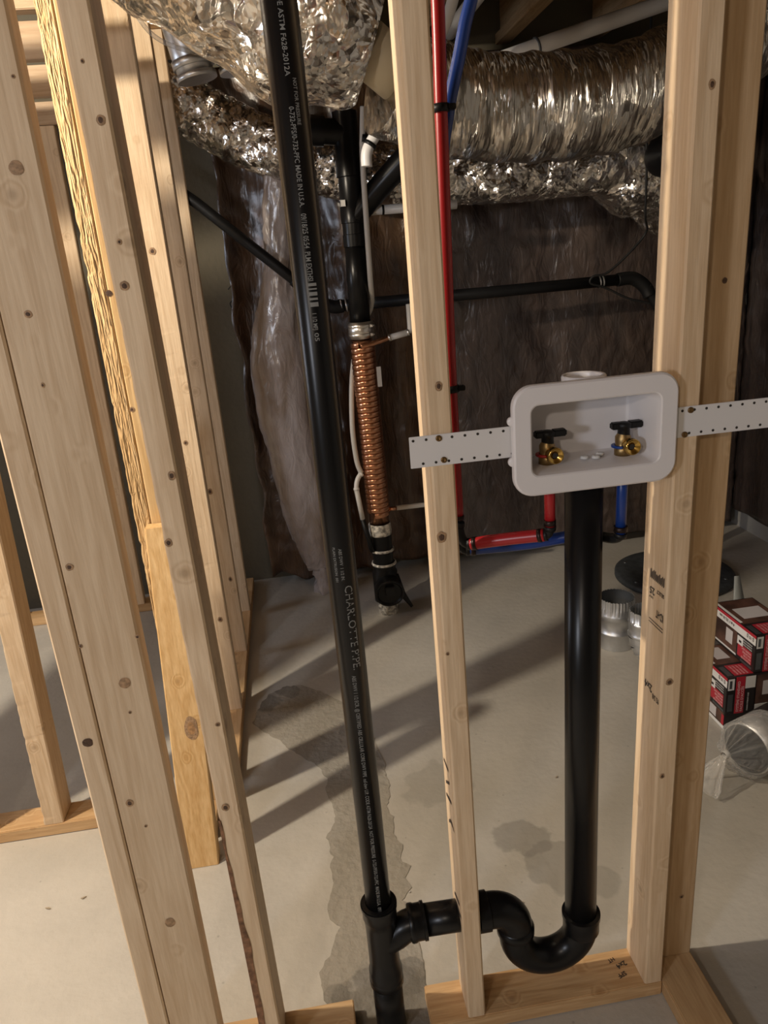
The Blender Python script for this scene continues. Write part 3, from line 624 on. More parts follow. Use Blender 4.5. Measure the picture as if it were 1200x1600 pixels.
for z in (1.262, 1.199):
    mb = MB(); mb.lathe([(0, 0), (.0065, 0), (.0075, .002), (.0075, .006), (0, .006)], (.3165, 1.056, z), (0, 1, 0), n=20); mb.build('side_tab', BOXW, t)
for x, y in ((.445, 1.095), (.462, 1.09), (.475, 1.105)):
    mb = MB(); mb.lathe([(0, .0), (.007, .0), (.006, .004), (.003, .004), (0, .0035)], (x, y, 1.181), n=12); mb.build('knockout', PAPERW, t)
# hot / cold valves
for (vx, vz, ring, lab) in ((.389, 1.196, REDTAG, 'brass hot valve with black lever in the left of the white box'), (.515, 1.196, BLUETAG, 'brass cold valve with black lever and blue ring in the white box')):
    vy = 1.100
    v = thing('washer_valve', lab, 'valve', (vx - .002, vy, 1.178))
    mb = MB(); mb.lathe([(0, 0), (.0135, 0), (.0135, .012), (.011, .014), (.0125, .022), (.0125, .03), (.0085, .036), (.0065, .05), (0, .05)], (vx - .004, vy, 1.1785), n=24); mb.build('valve_body', BRASSD, v)
    mb = MB(); mb.lathe([(.0105, .028), (.0115, .02), (.0132, .012), (.0132, .003), (.0122, 0), (.0108, .0), (.006, .007), (.0045, .007), (.0045, .010), (0, .010)], (vx + .001, 1.072, vz), (0, 1, 0), n=28); mb.build('hose_outlet', BRASS, v)
    mb = MB(); mb.lathe([(0, -.001), (.0045, -.001)], (vx + .001, 1.0785, vz), (0, 1, 0), n=16); mb.build('bore_shade', HOLE_SHADE, v)  # flat dark disc painting the shade of the bore
    mb = MB(); mb.lathe([(0, 0), (.0095, 0), (.010, .004), (.0095, .016), (.0125, .018), (.0125, .024), (.005, .026), (0, .026)], (vx - .003, vy, 1.2065), n=20); mb.build('handle_hub', BLACKM, v)
    rbox('lever', (vx - .0245, vy - .007, 1.2215), (vx - .008, vy + .007, 1.2325), BLACKM, v, .002)
    rbox('lever', (vx + .004, vy - .0075, 1.2215), (vx + .0265, vy + .0075, 1.2325), BLACKM, v, .002)
    mb = MB(); mb.lathe([(.011, 0), (.0165, 0), (.0165, .003), (.011, .003)], (vx - .006, vy, 1.192), (0, 0, 1), n=24); mb.build('colour_ring', ring, v)
# perforated strap
t = thing('mounting_strap', 'white perforated mounting strap screwed across the studs', 'strap', (.45, 1.066, 1.2))
for x0, x1 in ((.160, .345), (.545, .80)):
    rbox('strap_half', (x0, 1.0655, 1.205), (x1, 1.0672, 1.2535), STRIPW, t, .0006)
    h = MB(); x = x0 + .006
    while x < x1 - .004:
        if not (x0 + .004 < .33 < x1 and x > .318) and not (x0 > .5 and x < .578):
            for dx, z in ((0, 1.2475), (.013, 1.211)):
                if abs(x + dx - .207) > .008: h.lathe([(0, 0), (.0021, 0), (.0021, .0006), (0, .0006)], (x + dx, 1.065, z), (0, 1, 0), n=10)
        x += .0198
    o = h.build('hole_shade_discs', HOLE_SHADE, t); o['kind'] = 'stuff'  # dark discs laid on the strap, painting the shade of its holes
for x, z in ((.205, 1.2475), (.211, 1.2135), (.604, 1.2475), (.596, 1.2095)):
    mb = MB(); mb.lathe([(0, .0008), (.0018, .0008), (.0026, 0), (.0046, .0002), (.0048, .0022)], (x, 1.0633, z), (0, 1, 0), n=14); mb.build('screw', SCREW, t)

# ------------------------------------------------------------------ red and blue supply lines
def pipe(pts, r, n=20, k=8, smooth=True):
    mb = MB(); mb.tube(spline(pts, k) if smooth else pts, r, n); return mb
def elbow(a, c, b, r):
    a, c, b = Vector(a), Vector(c), Vector(b); P = []
    for i in range(13):
        u = i / 12; P.append((1 - u) ** 2 * a + 2 * u * (1 - u) * c + u * u * b)
    mb = MB(); mb.tube(P, r, 20)
    for q, d in ((a, (c - a).normalized()), (b, (c - b).normalized())):
        mb.tube([q - d * .002, q + d * .006], r * 1.25, 20)
    return mb
t = thing('hot_supply_line', 'red water pipe dropping beside the middle stud to the hot valve', 'pipe', (.257, 1.172, 1.03))
pipe([(.262, 1.172, 2.4), (.261, 1.172, 1.9), (.257, 1.173, 1.68), (.2515, 1.173, 1.35), (.2515, 1.173, 1.08)], .0096).build('riser', RED, t)
A, B_ = Vector((.270, 1.166, 1.030)), Vector((.381, 1.106, 1.054))
elbow((.2515, 1.173, 1.068), (.2515, 1.173, 1.028), A, .0085).build('elbow', BLACKM, t)
pipe([A, A.lerp(B_, .5) + Vector((0, 0, .001)), B_], .0108).build('branch', RED, t)
elbow(B_, (.3885, 1.102, 1.0545), (.3885, 1.1, 1.07), .008).build('elbow', BLACKM, t)
pipe([(.3885, 1.1, 1.07), (.3885, 1.1, 1.177)], .0088, smooth=False).build('valve_riser', RED, t)
d = (B_ - A).normalized()
for p, q, r in ((A + d * .004, A + d * .011, .0116), (B_ - d * .011, B_ - d * .004, .0116), (Vector((.3885, 1.1, 1.073)), Vector((.3885, 1.1, 1.082)), .0099), (Vector((.2515, 1.173, 1.075)), Vector((.2515, 1.173, 1.083)), .0107)):
    mb = MB(); mb.tube([p, q], r, 20); mb.build('crimp_ring', CRIMP, t)
t = thing('cold_supply_line', 'blue water pipe crossing behind the red one to the cold valve', 'pipe', (.259, 1.195, 1.0))
pipe([(.345, 1.2, 2.4), (.333, 1.2, 1.95), (.300, 1.197, 1.80), (.272, 1.195, 1.70), (.2575, 1.1955, 1.60), (.2545, 1.1955, 1.35), (.2545, 1.1955, 1.04)], .0096).build('riser', BLUE, t)
A, B_ = Vector((.272, 1.195, 1.008)), Vector((.478, 1.15, 1.030))
elbow((.2545, 1.1955, 1.045), (.2545, 1.1955, 1.006), A, .0085).build('elbow', BLACKM, t)
pipe([A, (.38, 1.178, 1.012), B_], .0105).build('branch', BLUE, t)
elbow(B_, (.509, 1.104, 1.022), (.5105, 1.1, 1.042), .0088).build('elbow', BLACKM, t)
pipe([(.5105, 1.1, 1.042), (.5125, 1.1, 1.177)], .0088, smooth=False).build('valve_riser', BLUE, t)
for p, q in ((A + Vector((.004, -.001, 0)), A + Vector((.012, -.0025, 0))), (Vector((.5106, 1.1, 1.046)), Vector((.5107, 1.1, 1.055)))):
    mb = MB(); mb.tube([p, q], .0115, 20); mb.build('crimp_ring', CRIMP, t)
for z, dx, lab in ((1.70, 0, 'upper black pipe clip on the red pipe'), (1.295, 0, 'lower black pipe clip on the red pipe')):
    t = thing('pipe_clip', lab, 'clip', (.256, 1.172, z)); x = .257 if z > 1.5 else .2515
    mb = MB(); mb.lathe([(.0098, 0), (.0125, 0), (.0125, .011), (.0098, .011)], (x, 1.173, z), n=20); mb.build('clip_band', BLACKM, t)
    rbox('clip_nail', (x + .009, 1.163, z + .002), (x + .021, 1.176, z + .010), BLACKM, t, .001)

# ------------------------------------------------------------------ drain stack with copper heat recovery coil
KX, KY = .300, 3.0
t = thing('drain_stack', 'black drain stack with a copper coil rising from the slab', 'drain stack', (KX, KY, 0))
mb = MB(); mb.lathe([(0, -.01), (.045, -.01), (.045, .07), (.05, .075), (.05, .10)], (KX + .002, KY, 0), n=32, disp=lambda a, r, h: .002 * math.sin(7 * a)); mb.build('pipe_foot', DIRTYW, t)
mb = MB(); mb.lathe([(.05, .06), (.055, .065), (.055, .20), (.049, .21), (.049, .24)], (KX, KY, 0), n=36); sharp(mb.build('cleanout_body', BLACK, t))
mb = MB(); mb.lathe([(.048, -.03), (.056, -.04), (.061, -.075), (.064, -.085), (.064, -.11), (.056, -.114), (.05, -.106), (0, -.106)], (KX + .003, KY, .150), (0, 1, 0.12), n=36); sharp(mb.build('cleanout_cap', BLACKM, t))
rbox('cap_nut', (KX - .016, KY - .128, .132), (KX + .024, KY - .103, .176), BLACKM, t, .003)
mb = MB(); mb.lathe([(.049, .235), (.053, .235), (.055, .24), (.053, .246), (.049, .246)], (KX, KY, 0), n=36); mb.build('glue_ring', DIRTYW, t)
mb = MB(); mb.lathe([(.0445, .21), (.0445, .30), (.05, .302), (.05, .308), (.0445, .312), (.0445, .40)], (KX - .002, KY, 0), n=36); sharp(mb.build('lower_pipe', BLACK, t))
mb = MB(); mb.lathe([(.0445, .298), (.0515, .30), (.0525, .304), (.0515, .309), (.0445, .311)], (KX - .002, KY, 0), n=36); mb.build('glue_ring', DIRTYW, t)
mb = MB(); mb.lathe([(.044, .375), (.0475, .376), (.0485, .39), (.0475, .41), (.0485, .425), (.044, .428)], (KX - .004, KY, 0), n=36, disp=lambda a, r, h: .0008 * math.sin(13 * a)); mb.build('dirty_coupling', DIRTYW, t)
mb = MB(); mb.tube([(KX - .004, KY, .40), (KX - .009, KY, 1.24)], .0415, 36); mb.build('copper_core', COPPER, t)
hp = []; turns, z0, z1 = 33, .472, 1.19
for i in range(turns * 26 + 1):
    a = 2 * PI * i / 26 - 2.0; u = i / (turns * 26)
    hp.append((KX - .004 - .005 * u + .0452 * math.cos(a), KY + .0452 * math.sin(a), z0 + (z1 - z0) * u))
mb = MB(); P = [Vector(p) for p in hp]; vs = []; K = 14
for i, p in enumerate(P):
    c = Vector((KX - .004 - .005 * i / len(P), KY, p.z)); rad_ = (p - c).normalized()
    for k in range(K):
        a = 2 * PI * k / K; ca, sa = math.cos(a), math.sin(a)
        vs.append(p + rad_ * math.copysign(abs(ca) ** .8, ca) * .0048 + Vector((0, 0, 1)) * math.copysign(abs(sa) ** .55, sa) * .0109)
mb.add(vs, [(i * K + k, i * K + (k + 1) % K, (i + 1) * K + (k + 1) % K, (i + 1) * K + k) for i in range(len(P) - 1) for k in range(K)]); mb.build('copper_coil', COPPER, t)
pipe([(KX - .02, KY - .044, 1.186), (KX + .03, KY - .042, 1.193), (KX + .095, KY - .03, 1.207)], .0105, 14).build('coil_inlet', COPPER, t)
pipe([(KX + .04, KY + .0, .484), (KX + .075, KY, .485)], .009, 12, smooth=False).build('coil_outlet', COPPER, t)
rbox('paper_label', (KX + .034, KY - .043, 1.02), (KX + .052, KY - .0395, 1.10), PAPERW, t, .0008)
mb = MB(); mb.lathe([(.044, 1.212), (.0505, 1.213), (.0505, 1.277), (.044, 1.278)], (KX - .01, KY, 0), n=40); mb.build('steel_coupling', STEEL, t)
for zz in (1.228, 1.262):
    mb = MB(); mb.lathe([(.0505, -.006), (.0512, -.0055), (.0512, .0055), (.0505, .006)], (KX - .01, KY, zz), n=40); mb.build('clamp_band', STEEL, t)
    mb = MB(); mb.tube([(KX + .024, KY - .05, zz), (KX + .04, KY - .042, zz)], .006, 12); mb.build('clamp_screw', STEEL, t)
mb = MB(); mb.tube([(KX - .01, KY, 1.262), (KX - .002, KY, 1.62)], .0405, 40); mb.build('black_pipe', BLACK, t)
mb = MB(); mb.lathe([(.0405, 1.555), (.047, 1.558), (.047, 1.60), (.045, 1.602), (.045, 1.64), (.048, 1.642), (.048, 1.70), (.0455, 1.703), (.0455, 1.80), (.05, 1.803), (.05, 1.86), (.046, 1.865), (.046, 2.02)], (KX, KY, 0), n=40); sharp(mb.build('fittings', BLACK, t))
mb = MB(); mb.tube(spline([(KX + .005, KY - .005, 1.66), (KX + .06, KY - .02, 1.715), (KX + .14, KY - .06, 1.79), (KX + .30, KY - .12, 1.93), (KX + .5, KY - .2, 2.1)], 8), .043, 28); mb.build('branch_wye', BLACK, t)
mb = MB(); mb.tube([(KX, KY, 1.95), (KX - .11, KY, 1.964)], .045, 28); mb.lathe([(.045, 0), (.052, 0), (.052, .05), (.045, .05)], (KX - .08, KY, 1.96), (-1, 0, .13), n=32); sharp(mb.build('upper_branch', BLACK, t))
rbox('paper_label', (KX - .047, KY - .035, 1.70), (KX - .03, KY - .046, 1.722), PAPERW, t, .0006)
mb = MB(); mb.tube([(KX + .045, KY - .03, .19), (KX + .065, KY - .05, .10), (KX + .10, KY - .075, .045)], [.007, .009, .004], 10, True, (1.6, .6)); mb.build('cap_strap', BLACKM, t)
# white tubing around the stack
t = thing('white_water_tube', 'thin white water tube running down behind the copper coil', 'pipe', (.25, 2.95, .35))
pipe([(.362, 2.93, 2.02), (.354, 2.93, 1.95), (.345, 2.932, 1.84), (.340, 2.935, 1.6), (.338, 2.94, 1.45), (.345, 3.05, 1.33), (.30, 3.085, 1.25), (.262, 3.07, 1.14), (.236, 3.03, 1.03), (.218, 2.99, .86), (.222, 2.985, .72), (.236, 2.985, .665)], .0105, 14).build('tube', WPEX, t)
elbow((.236, 2.985, .66), (.21, 2.97, .645), (.208, 2.965, .60), .010).build('elbow', PVCW, t)
pipe([(.208, 2.965, .60), (.222, 2.965, .465)], .0105, 14, smooth=False).build('lower_tube', WPEX, t)
pipe([(.222, 2.965, .465), (.252, 2.97, .31)], .011, 14, smooth=False).build('black_tail', BLACKM, t)
mb = MB(); mb.tube([(.359, 2.93, 1.93), (.3555, 2.93, 1.905)], .0135, 14); mb.build('black_band', BLACKM, t)
t = thing('coil_feed_tube', 'white tube joined to the copper stub at the top of the coil', 'pipe', (.45, 2.97, 1.21))
pipe([(.40, 2.968, 1.208), (.47, 2.955, 1.222)], .0125, 16, smooth=False).build('sleeve', WPEX, t)
pipe([(.474, 2.954, 1.222), (.480, 2.954, 1.235), (.480, 2.954, 1.33)], .0105, 14, smooth=False).build('riser', WPEX, t)
for x in (.398, .472):
    mb = MB(); mb.tube([(x - .004, 2.968 - (x - .40) * .18, 1.2075 + (x - .40) * .2), (x + .005, 2.966 - (x - .40) * .18, 1.209 + (x - .40) * .2)], .0145, 14); mb.build('crimp_ring', STEEL, t)
mb = pipe([(.376, 3.0, .485), (.62, 2.99, .488)], .0105, 14, smooth=False); tag(mb.build('coil_drain_tube', WPEX), 'white tube joined to the bottom of the copper coil', 'pipe')
t = thing('white_stub_pipe', 'short white pipe stub behind the drain stack, below the foil', 'pipe', (.45, 3.0, 1.68))
pipe([(.366, 3.0, 1.680), (.70, 3.0, 1.678)], .017, 18, smooth=False).build('pipe', PVCW, t)
mb = MB(); mb.tube([(.410, 3.0, 1.680), (.418, 3.0, 1.680)], .0185, 18); mb.build('band', BLACKM, t)
t = thing('white_branch_pipe', 'white pipe slanting under the foil duct collar', 'pipe', (.34, 2.6, 1.82))
pipe([(.318, 2.6, 1.79), (.325, 2.6, 1.84), (.372, 2.6, 1.90), (.46, 2.6, 2.0), (.59, 2.6, 2.16), (.66, 2.6, 2.34)], .018, 18).build('pipe', PVCW, t)
mb = MB(); mb.tube([(.331, 2.6, 1.848), (.338, 2.6, 1.858)], .021, 18); mb.build('band', BLACKM, t)
t = thing('white_drain_pipe', 'long white plastic pipe crossing below the joists at top right', 'pipe', (1.1, 2.8, 2.18))
pipe([(.80, 2.81, 2.105), (.93, 2.8, 2.137), (1.6, 2.78, 2.295)], .026, 24, smooth=False).build('pipe', PVCW, t)
mb = MB(); mb.tube([(.955, 2.8, 2.143), (.962, 2.8, 2.145)], .031, 20); mb.build('wire_hanger', GALVDARK, t)
t = thing('white_joist_pipe', 'short white pipe end between the red and blue pipes', 'pipe', (.70, 3.0, 2.24))
pipe([(.715, 1.6, 2.25), (.700, 3.0, 2.245)], .024, 24, smooth=False).build('pipe', PVCW, t)
pipe([(.700, 2.98, 2.245), (.699, 3.06, 2.245)], .027, 24, smooth=False).build('black_end', BLACKM, t)

# black waste line across the back wall
t = thing('waste_line', 'black pipe run crossing the back wall behind the copper stack', 'pipe', (.6, 3.16, 1.34))
pipe([(-.60, 3.15, 2.02), (-.285, 3.15, 1.765), (.05, 3.15, 1.455), (.12, 3.15, 1.395)], .0215, 22, smooth=False).build('diagonal_run', BLACKM, t)
pipe([(.05, 3.15, 1.456), (.11, 3.15, 1.40), (.155, 3.15, 1.355), (.20, 3.15, 1.335), (.24, 3.15, 1.335)], .027, 22).build('elbow', BLACKM, t)
pipe([(.18, 3.15, 1.336), (.9, 3.15, 1.335), (1.49, 3.15, 1.337)], .0235, 24, smooth=False).build('level_run', BLACKM, t)
pipe([(1.42, 3.15, 1.337), (1.49, 3.15, 1.337), (1.54, 3.14, 1.30), (1.56, 3.13, 1.26)], .028, 24).build('elbow', BLACKM, t)
pipe([(1.545, 3.135, 1.30), (1.64, 3.12, 1.14), (1.70, 3.11, 1.04), (1.715, 3.11, .95), (1.715, 3.11, .6), (1.715, 3.11, .0)], .0235, 24).build('tail', BLACKM, t)
for x in (.232, .252, 1.338, 1.352):
    mb = MB(); mb.lathe([(.0262, -.003), (.0275, 0), (.0262, .003)], (x, 3.15, 1.336), (1, 0, .1), n=24); mb.build('wire_tie', GALV, t)
mb = MB(); mb.tube(spline([(1.44, 2.95, 2.3), (1.435, 2.95, 1.93), (1.44, 2.95, 1.75), (1.46, 2.99, 1.58), (1.52, 3.1, 1.52), (1.45, 3.11, 1.44), (1.36, 3.115, 1.372), (1.30, 3.115, 1.362), (1.29, 3.12, 1.335), (1.36, 3.13, 1.31), (1.47, 3.13, 1.255), (1.60, 3.13, 1.22)], 10), .0048, 8)
tag(mb.build('black_cord', CORD), 'thin black cord hanging from the duct to the waste line', 'cord')
mb = MB(); mb.tube(spline([(-.24, 3.53, 1.43), (-.20, 3.53, 1.46), (-.15, 3.53, 1.44), (-.19, 3.53, 1.39), (-.24, 3.53, 1.37), (-.21, 3.53, 1.31)], 10), .0025, 6)
tag(mb.build('loose_wire', CORD), 'thin curled wire on the dark bare concrete at the back left', 'wire')

# ------------------------------------------------------------------ things on the floor at the right
t = thing('sump_lid', 'round dark sump lid on the floor behind the stamped stud', 'lid', (1.64, 2.96, 0))
mb = MB(); mb.lathe([(0, 0), (.255, 0), (.262, .004), (.262, .022), (.25, .027), (.19, .029), (.185, .025), (0, .026)], (1.64, 2.965, 0.001), n=64); mb.build('lid_disc', LIDM, t)
for a in range(6):
    mb = MB(); mb.lathe([(0, .005), (.007, .005), (.008, 0)], (1.64 + .225 * math.cos(a * PI / 3 + .3), 2.965 + .225 * math.sin(a * PI / 3 + .3), .027), n=8); mb.build('bolt', GALVDARK, t)
def fitting(cx, cy, h, r):
    t = thing('duct_fitting', 'short galvanized duct collar standing on the floor beside the standpipe', 'duct fitting', (cx, cy, 0))
    crimp = lambda a, rr_, hh: (.0025 * (1 if math.sin(a * 34) > 0 else -1)) if hh > h * .80 else 0
    prof = [(r + .002, .001), (r + .002, .002), (r, .06), (r + .004, .064), (r + .004, .069), (r, .072), (r, .125), (r + .004, .128), (r + .001, .134), (r + .004, .139), (r, .144), (r, h * .80), (r - .002, h * .83), (r - .002, h)]
    mb = MB(); mb.lathe(prof, (cx, cy, 0), n=136, disp=crimp); mb.build('collar', GALV, t)
    mb = MB(); mb.lathe([(0, .02), (r - .006, .02), (r - .005, h - .001)], (cx, cy, 0), n=40); mb.build('inside', GALVDARK, t)
fitting(1.132, 2.46, .205, .068)
ex, ey = 1.132, 2.225
t = thing('duct_elbow', 'galvanized duct elbow on the floor, partly hidden by the stamped stud', 'duct fitting', (ex, ey, 0))
er = .055; P = []; dirx = Vector((.62, -.78, 0))
up0 = Vector((ex, ey, .222))
mb = MB(); mb.lathe([(er - .002, .04), (er - .002, 0), (er, -.002), (er + .003, -.006), (er, -.012), (er, -.05), (er + .004, -.054), (er, -.06)], up0, n=120, disp=lambda a, r, h: (.0022 * (1 if math.sin(a * 30) > 0 else -1)) if h > -.001 else 0); mb.build('crimped_end', GALV, t)
rc = .066
arc = []
for i in range(5):
    a = i * PI / 8; c = Vector((ex, ey, .162)) + dirx * rc
    arc.append(c - dirx * rc * math.cos(a) - Vector((0, 0, 1)) * rc * math.sin(a))
for i in range(4):
    d_ = (arc[i + 1] - arc[i])
    mb = MB(); mb.tube([arc[i] - d_ * .08, arc[i + 1] + d_ * .08], er + .0004 * i, 36, False); mb.build('gore', GALV, t)
    mb = MB(); mb.tube([arc[i + 1] - d_ * .05, arc[i + 1] + d_ * .05], er + .004, 36, False); mb.build('seam', GALV, t)
mb = MB(); mb.tube([arc[4] - dirx * .002, arc[4] + dirx * .006], er - .002, 36); mb.build('opening_shade', GALVDARK, t)  # closed dark disc, the shade of the elbow mouth put into its colour
# grey scraper and scrap foil behind the cartons
mb = MB(); mb.add([(1.50, 2.25, .10), (1.56, 2.25, .10), (1.545, 2.28, .20), (1.535, 2.31, .30), (1.515, 2.31, .30), (1.50, 2.28, .20)], [(0, 1, 2, 5), (5, 2, 3, 4)])
mb.tube([(1.53, 2.24, .0), (1.53, 2.25, .10)], .028, 14)
o = mb.build('plastic_scraper', GREYP); md = o.modifiers.new('thickness', 'SOLIDIFY'); md.thickness = .004; tag(o, 'grey plastic blade standing behind the red cartons', 'tool')
mb = MB(); mb.lathe([(0, .05), (.05, .06), (.09, .045), (.11, .02), (.12, .001)], (1.72, 2.42, 0), n=40, disp=lambda a, r, h: .02 * math.sin(3 * a) + .012 * math.sin(9 * a + r * 60)); tag(mb.build('foil_scrap', FOIL), 'crumpled foil scrap behind the red cartons', 'scrap')

def carton(name, x0, x1, y0, y1, z0, z1, label, art='full'):
    t = thing(name, label, 'carton', (x0, y0, z0), 'cartons stacked on the floor at right')
    rbox('carton_body', (x0, y0, z0), (x1, y1, z1), CARTONB, t, .0012)
    e = .0008; H = z1 - z0; Lx = x1 - x0; Ly = y1 - y0
    def px(nm, ya, yb, za, zb, m, lift=0):  # panel on the -X face
        b = MB(); b.box((x0 - e - lift, ya, za), (x0 + .0002, yb, zb)); return b.build(nm, m, t)
    def py(nm, xa, xb, za, zb, m, lift=0):
        b = MB(); b.box((xa, y0 - e - lift, za), (xb, y0 + .0002, zb)); return b.build(nm, m, t)
    def pz(nm, xa, xb, ya, yb, m, lift=0):
        b = MB(); b.box((xa, ya, z1 - .0002), (xb, yb, z1 + e + lift)); return b.build(nm, m, t)
    if art == 'flat':
        px('photo_print', y0 + .004, y1, z0 + .012, z1 - .002, CARTONBR); px('white_band', y0 + .0, y1, z0, z0 + .012, PAPERW)
        px('lamp_print', y0 + .045, y0 + .085, z0 + .018, z1 - .006, TRANSG, .0004); px('red_print', y0 + .002, y0 + .015, z0 + .014, z0 + .05, CARTONR, .0003)
        return t
    px('red_band', y0, y1, z1 - .010, z1, CARTONR); px('white_band', y0, y1, z1 - .034, z1 - .010, PAPERW)
    px('photo_print', y0 + .095, y1, z0 + .012, z1 - .036, CARTONBR); px('lamp_print', y0 + .118, y0 + .155, z0 + .035, z1 - .045, TRANSG, .0004)
    px('white_line', y0 + .095, y1, z0 + .010, z0 + .016, PAPERW, .0003)
    px('red_panel', y0 + .014, y0 + .088, z0 + .018, z0 + .062, CARTONR); px('logo_patch', y0 + .062, y0 + .092, z0 + .058, z0 + .086, PAPERW, .0004)
    px('black_mark', y0 + .070, y0 + .083, z0 + .066, z0 + .074, CARTONB, .0006)
    px('grey_band', y0 + .01, y0 + .07, z0 + .004, z0 + .012, GALVDARK)
    X = x0 - e - .0008
    for (b, s, yy, zz, m) in (('4 in / 10,16 cm', .014, y0 + .112, z1 - .015, INK), ('[] 15 []', .013, y0 + .008, z1 - .015, INK)):
        text(b, s, (X, yy, zz), (0, 1, 0), (0, 0, -1), m, t)
    for k, (b, m) in enumerate((('RECESSED LIGHT', CARTONP), ('ENCASTRÉ', CARTONP), ('EASY ACCESS', CARTONP), ('FACILE D\'ACCÈS', CARTONP))):
        text(b, .009, (X, y0 + .016, z0 + .057 - .0105 * k), (0, 1, 0), (0, 0, -1), m, t, fit=.05 - .006 * (k % 3))
    for k in range(3): text('STANDARD SYSTEM', .006, (X, y0 + .014, z1 - .040 - .0085 * k), (0, 1, 0), (0, 0, -1), PAPERW, t, fit=.045)
    # end panel facing the viewer
    py('white_patch', x0 + .004, x0 + .024, z1 - .044, z1 - .004, PAPERW); py('barcode', x0 + .008, x0 + .016, z1 - .038, z1 - .01, GALVDARK, .0004)
    py('red_band', x0 + .030, x0 + .060, z0, z1, CARTONR)
    py('white_patch', x0 + .061, x1 - .001, z1 - .044, z1 - .002, PAPERW)
    py('grey_block', x0 + .006, x0 + .022, z0 + .01, z1 - .06, GALVDARK)
    Yf = y0 - e - .0006
    for k, (b, s) in enumerate((('SYSTÈME STANDARD', .012), ('FACILE D\'ACCÈS', .012))):
        text(b, s, (x0 + .043 + .013 * k, Yf, z0 + .006), (0, 0, 1), (-1, 0, 0), CARTONP, t, fit=H - .02 - .02 * k)
    text('STANDARD SYSTEM EASY ACCESS', .006, (x0 + .074, Yf, z0 + .006), (0, 0, 1), (-1, 0, 0), PAPERW, t, fit=H * .5)
    # top
    pz('photo_print', x0 + .006, x1 - .004, y0 + .08, y1 - .006, CARTONBR); pz('lamp_print', x0 + .03, x1 - .02, y0 + .11, y0 + .18, TRANSG, .0004)
    pz('red_panel', x0 + .03, x1 - .004, y0 + .01, y0 + .07, CARTONR); pz('grey_band', x0 + .008, x0 + .024, y0 + .012, y0 + .066, GALVDARK)
    pz('white_line', x0 + .004, x0 + .012, y0 + .09, y1, PAPERW, .0003)
    for k in range(4): text('RECESSED LIGHT', .008, (x0 + .045 + .011 * k, y0 + .014, z1 + e + .0005), (0, 1, 0), (-1, 0, 0), CARTONP, t, fit=.05)
    return t
carton('carton', 1.223, 1.32, 1.858, 2.10, .001, .060, 'bottom carton on the floor under the red and black one', 'flat')
carton('carton', 1.219, 1.314, 1.850, 2.05, .061, .192, 'lower red and black carton beside the plastic-bagged duct')
carton('carton', 1.323, 1.43, 1.858, 2.10, .001, .060, 'flat carton on the floor, hidden behind the plastic-bagged duct', 'flat')
c4 = carton('carton', 1.3155, 1.42, 1.852, 2.05, .061, .192, 'photo-printed carton at the right edge, under the topmost one', 'plain4') if False else None
t = thing('carton', 'dark photo-printed carton at the right edge under the topmost one', 'carton', (1.3155, 1.852, .061), 'cartons stacked on the floor at right')
rbox('carton_body', (1.3155, 1.852, .061), (1.53, 2.05, .192), CARTONB, t, .0012)
b = MB(); b.box((1.318, 1.8512, .085), (1.53, 1.853, .188), ); b.build('photo_print', CARTONBR, t)
b = MB(); b.box((1.340, 1.8508, .115), (1.40, 1.853, .165)); b.build('lamp_print', TRANSG, t)
b = MB(); b.box((1.318, 1.8508, .064), (1.53, 1.853, .083)); b.build('white_band', PAPERW, t)
carton('carton', 1.308, 1.45, 1.858, 2.10, .194, .322, 'topmost red and black carton of the stack at the right')

# galvanized duct length in a tied clear plastic bag
t = thing('bagged_duct', 'round metal duct lying in a tied clear plastic bag', 'duct', (1.25, 1.70, 0))
ax = Vector((.93, .36, 0)).normalized(); c0 = Vector((1.165, 1.655, .086)); rD = .076
mb = MB(); prof = [(rD - .004, 0), (rD, 0), (rD, .05), (rD + .004, .054), (rD, .06), (rD, .075), (rD + .004, .079), (rD, .085), (rD, .10), (rD + .004, .104), (rD, .11), (rD, .45)]
mb.lathe(prof, c0, ax, n=48); mb.build('metal_duct', GALV, t)
mb = MB(); mb.lathe([(0, .16), (rD - .006, .16), (rD - .005, .0)], c0, ax, n=48); sharp(mb.build('duct_inside', GALVDARK, t))
tie = Vector((1.078, 1.622, .105))
mb = MB(); Pb = []; rb = []
for i in range(16):
    u = i / 15; q = tie.lerp(c0 - ax * .004, u); Pb.append(q); rb.append(.006 + (rD + .001) * (u ** .75))
for i in range(1, 8): Pb.append(c0 + ax * (.06 * i)); rb.append(rD + .0055)
mb.tube(Pb, rb, 72, False, None, lambda i, k, a: (.0065 * math.sin(9 * a + 2 * nv(k * .2, i * .1, 1)) + .004 * math.sin(19 * a + 1)) * max(0, min(1, (16 - i) / 8)) * min(1, i / 4)); mb.build('bag_film', BAG, t)
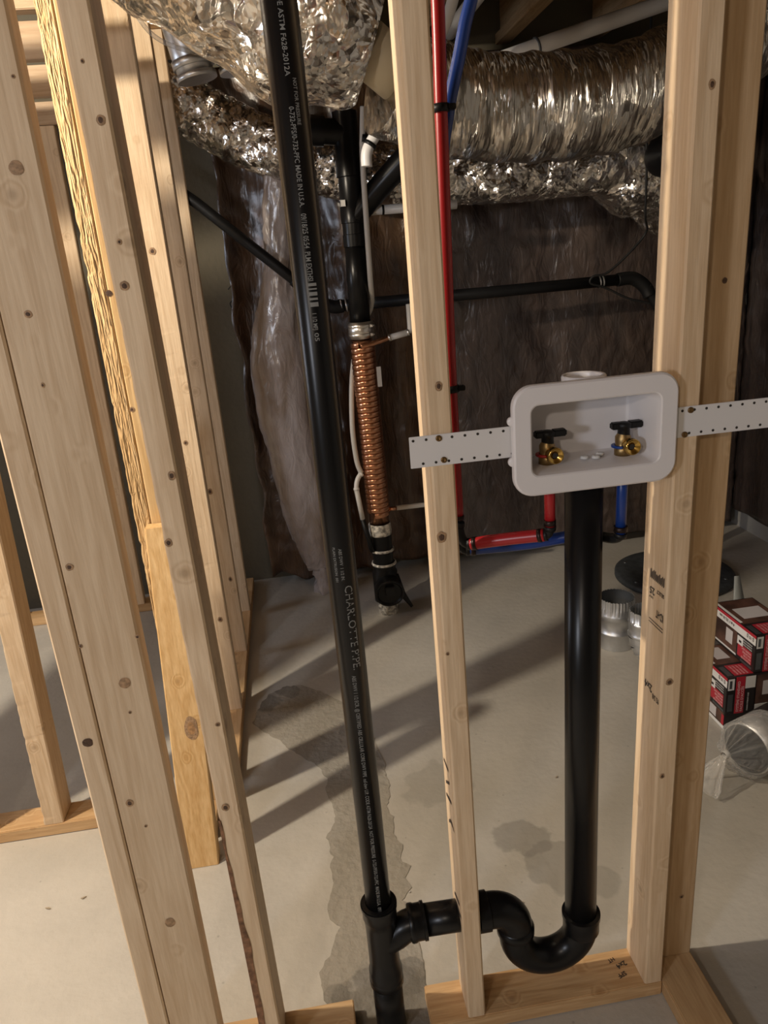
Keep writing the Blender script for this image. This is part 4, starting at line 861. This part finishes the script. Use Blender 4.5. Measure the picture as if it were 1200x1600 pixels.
mb = MB(); mb.lathe([(.010, -.008), (.0125, 0), (.010, .008)], tie + ax * .004, ax, n=16); mb.build('bag_tie', PAPERW, t)
mb = MB(); tl = [tie, tie + Vector((-.022, -.004, -.03)), tie + Vector((-.045, -.008, -.065)), tie + Vector((-.06, -.012, -.088)), tie + Vector((-.07, -.016, -.096))]; tl = spline(tl, 5)
mb.tube(tl, [.006 + .042 * min(1, i / 12) for i in range(len(tl))], 48, False, (1.0, .22), lambda i, k, a: .006 * math.sin(9 * a + i * .2) * min(1, i / 6)); mb.build('bag_tail', BAG, t)
mb = MB(); mb.tube([c0 + ax * .10, c0 + ax * .20], rD + .0068, 48, False); mb.build('black_band', CARTONB, t)
uu = Vector((ax.y, -ax.x, 0))
def wrapd(x, y):
    th = -.35 + (y) / rD
    return c0 + ax * (.112 + x) + (uu * math.cos(th) + Vector((0, 0, 1)) * math.sin(th)) * (rD + .0085)
text('EN', .035, 0, 0, 0, PAPERW, t, 'print', wrap=wrapd)

# small litter on the slab
CHIP = simple('chip_wood', (0.36, 0.29, 0.20), 0.8)
for i, (x, y, lab) in enumerate(((-.593, 1.671, 'wood chip on the bright floor, nearest the leaning offcut'), (-.70, 1.60, 'wood chip on the bright floor between two others at the left'), (-.786, 1.585, 'wood chip on the bright floor, farthest left'),
        (.637, 1.763, 'wood chip on the floor left of the stamped stud'), (.135, 1.439, 'white crumb on the trench edge beside the printed pipe'), (.726, 1.865, 'wood chip on the floor near the metal duct elbow'), (.05, 1.27, 'wood chip behind the pipe tee on the trench'), (.40, 1.35, 'wood chip on the floor behind the U-shaped trap'))):
    random.seed(i); a = random.uniform(0, 3); L = random.uniform(.003, .008)
    q = MB(); dx, dy = math.cos(a) * L, math.sin(a) * L
    q.prism([(x - dx - dy * .3, y - dy + dx * .3), (x - dx * .4 + dy * .35, y - dy * .4 - dx * .35), (x + dx, y + dy), (x + dx * .3 - dy * .3, y + dy * .3 + dx * .3)], .0018, .004)
    tag(q.build('wood_chip' if i != 4 else 'plaster_crumb', CHIP if i != 4 else PAPERW), lab, 'litter', 'litter on the floor')
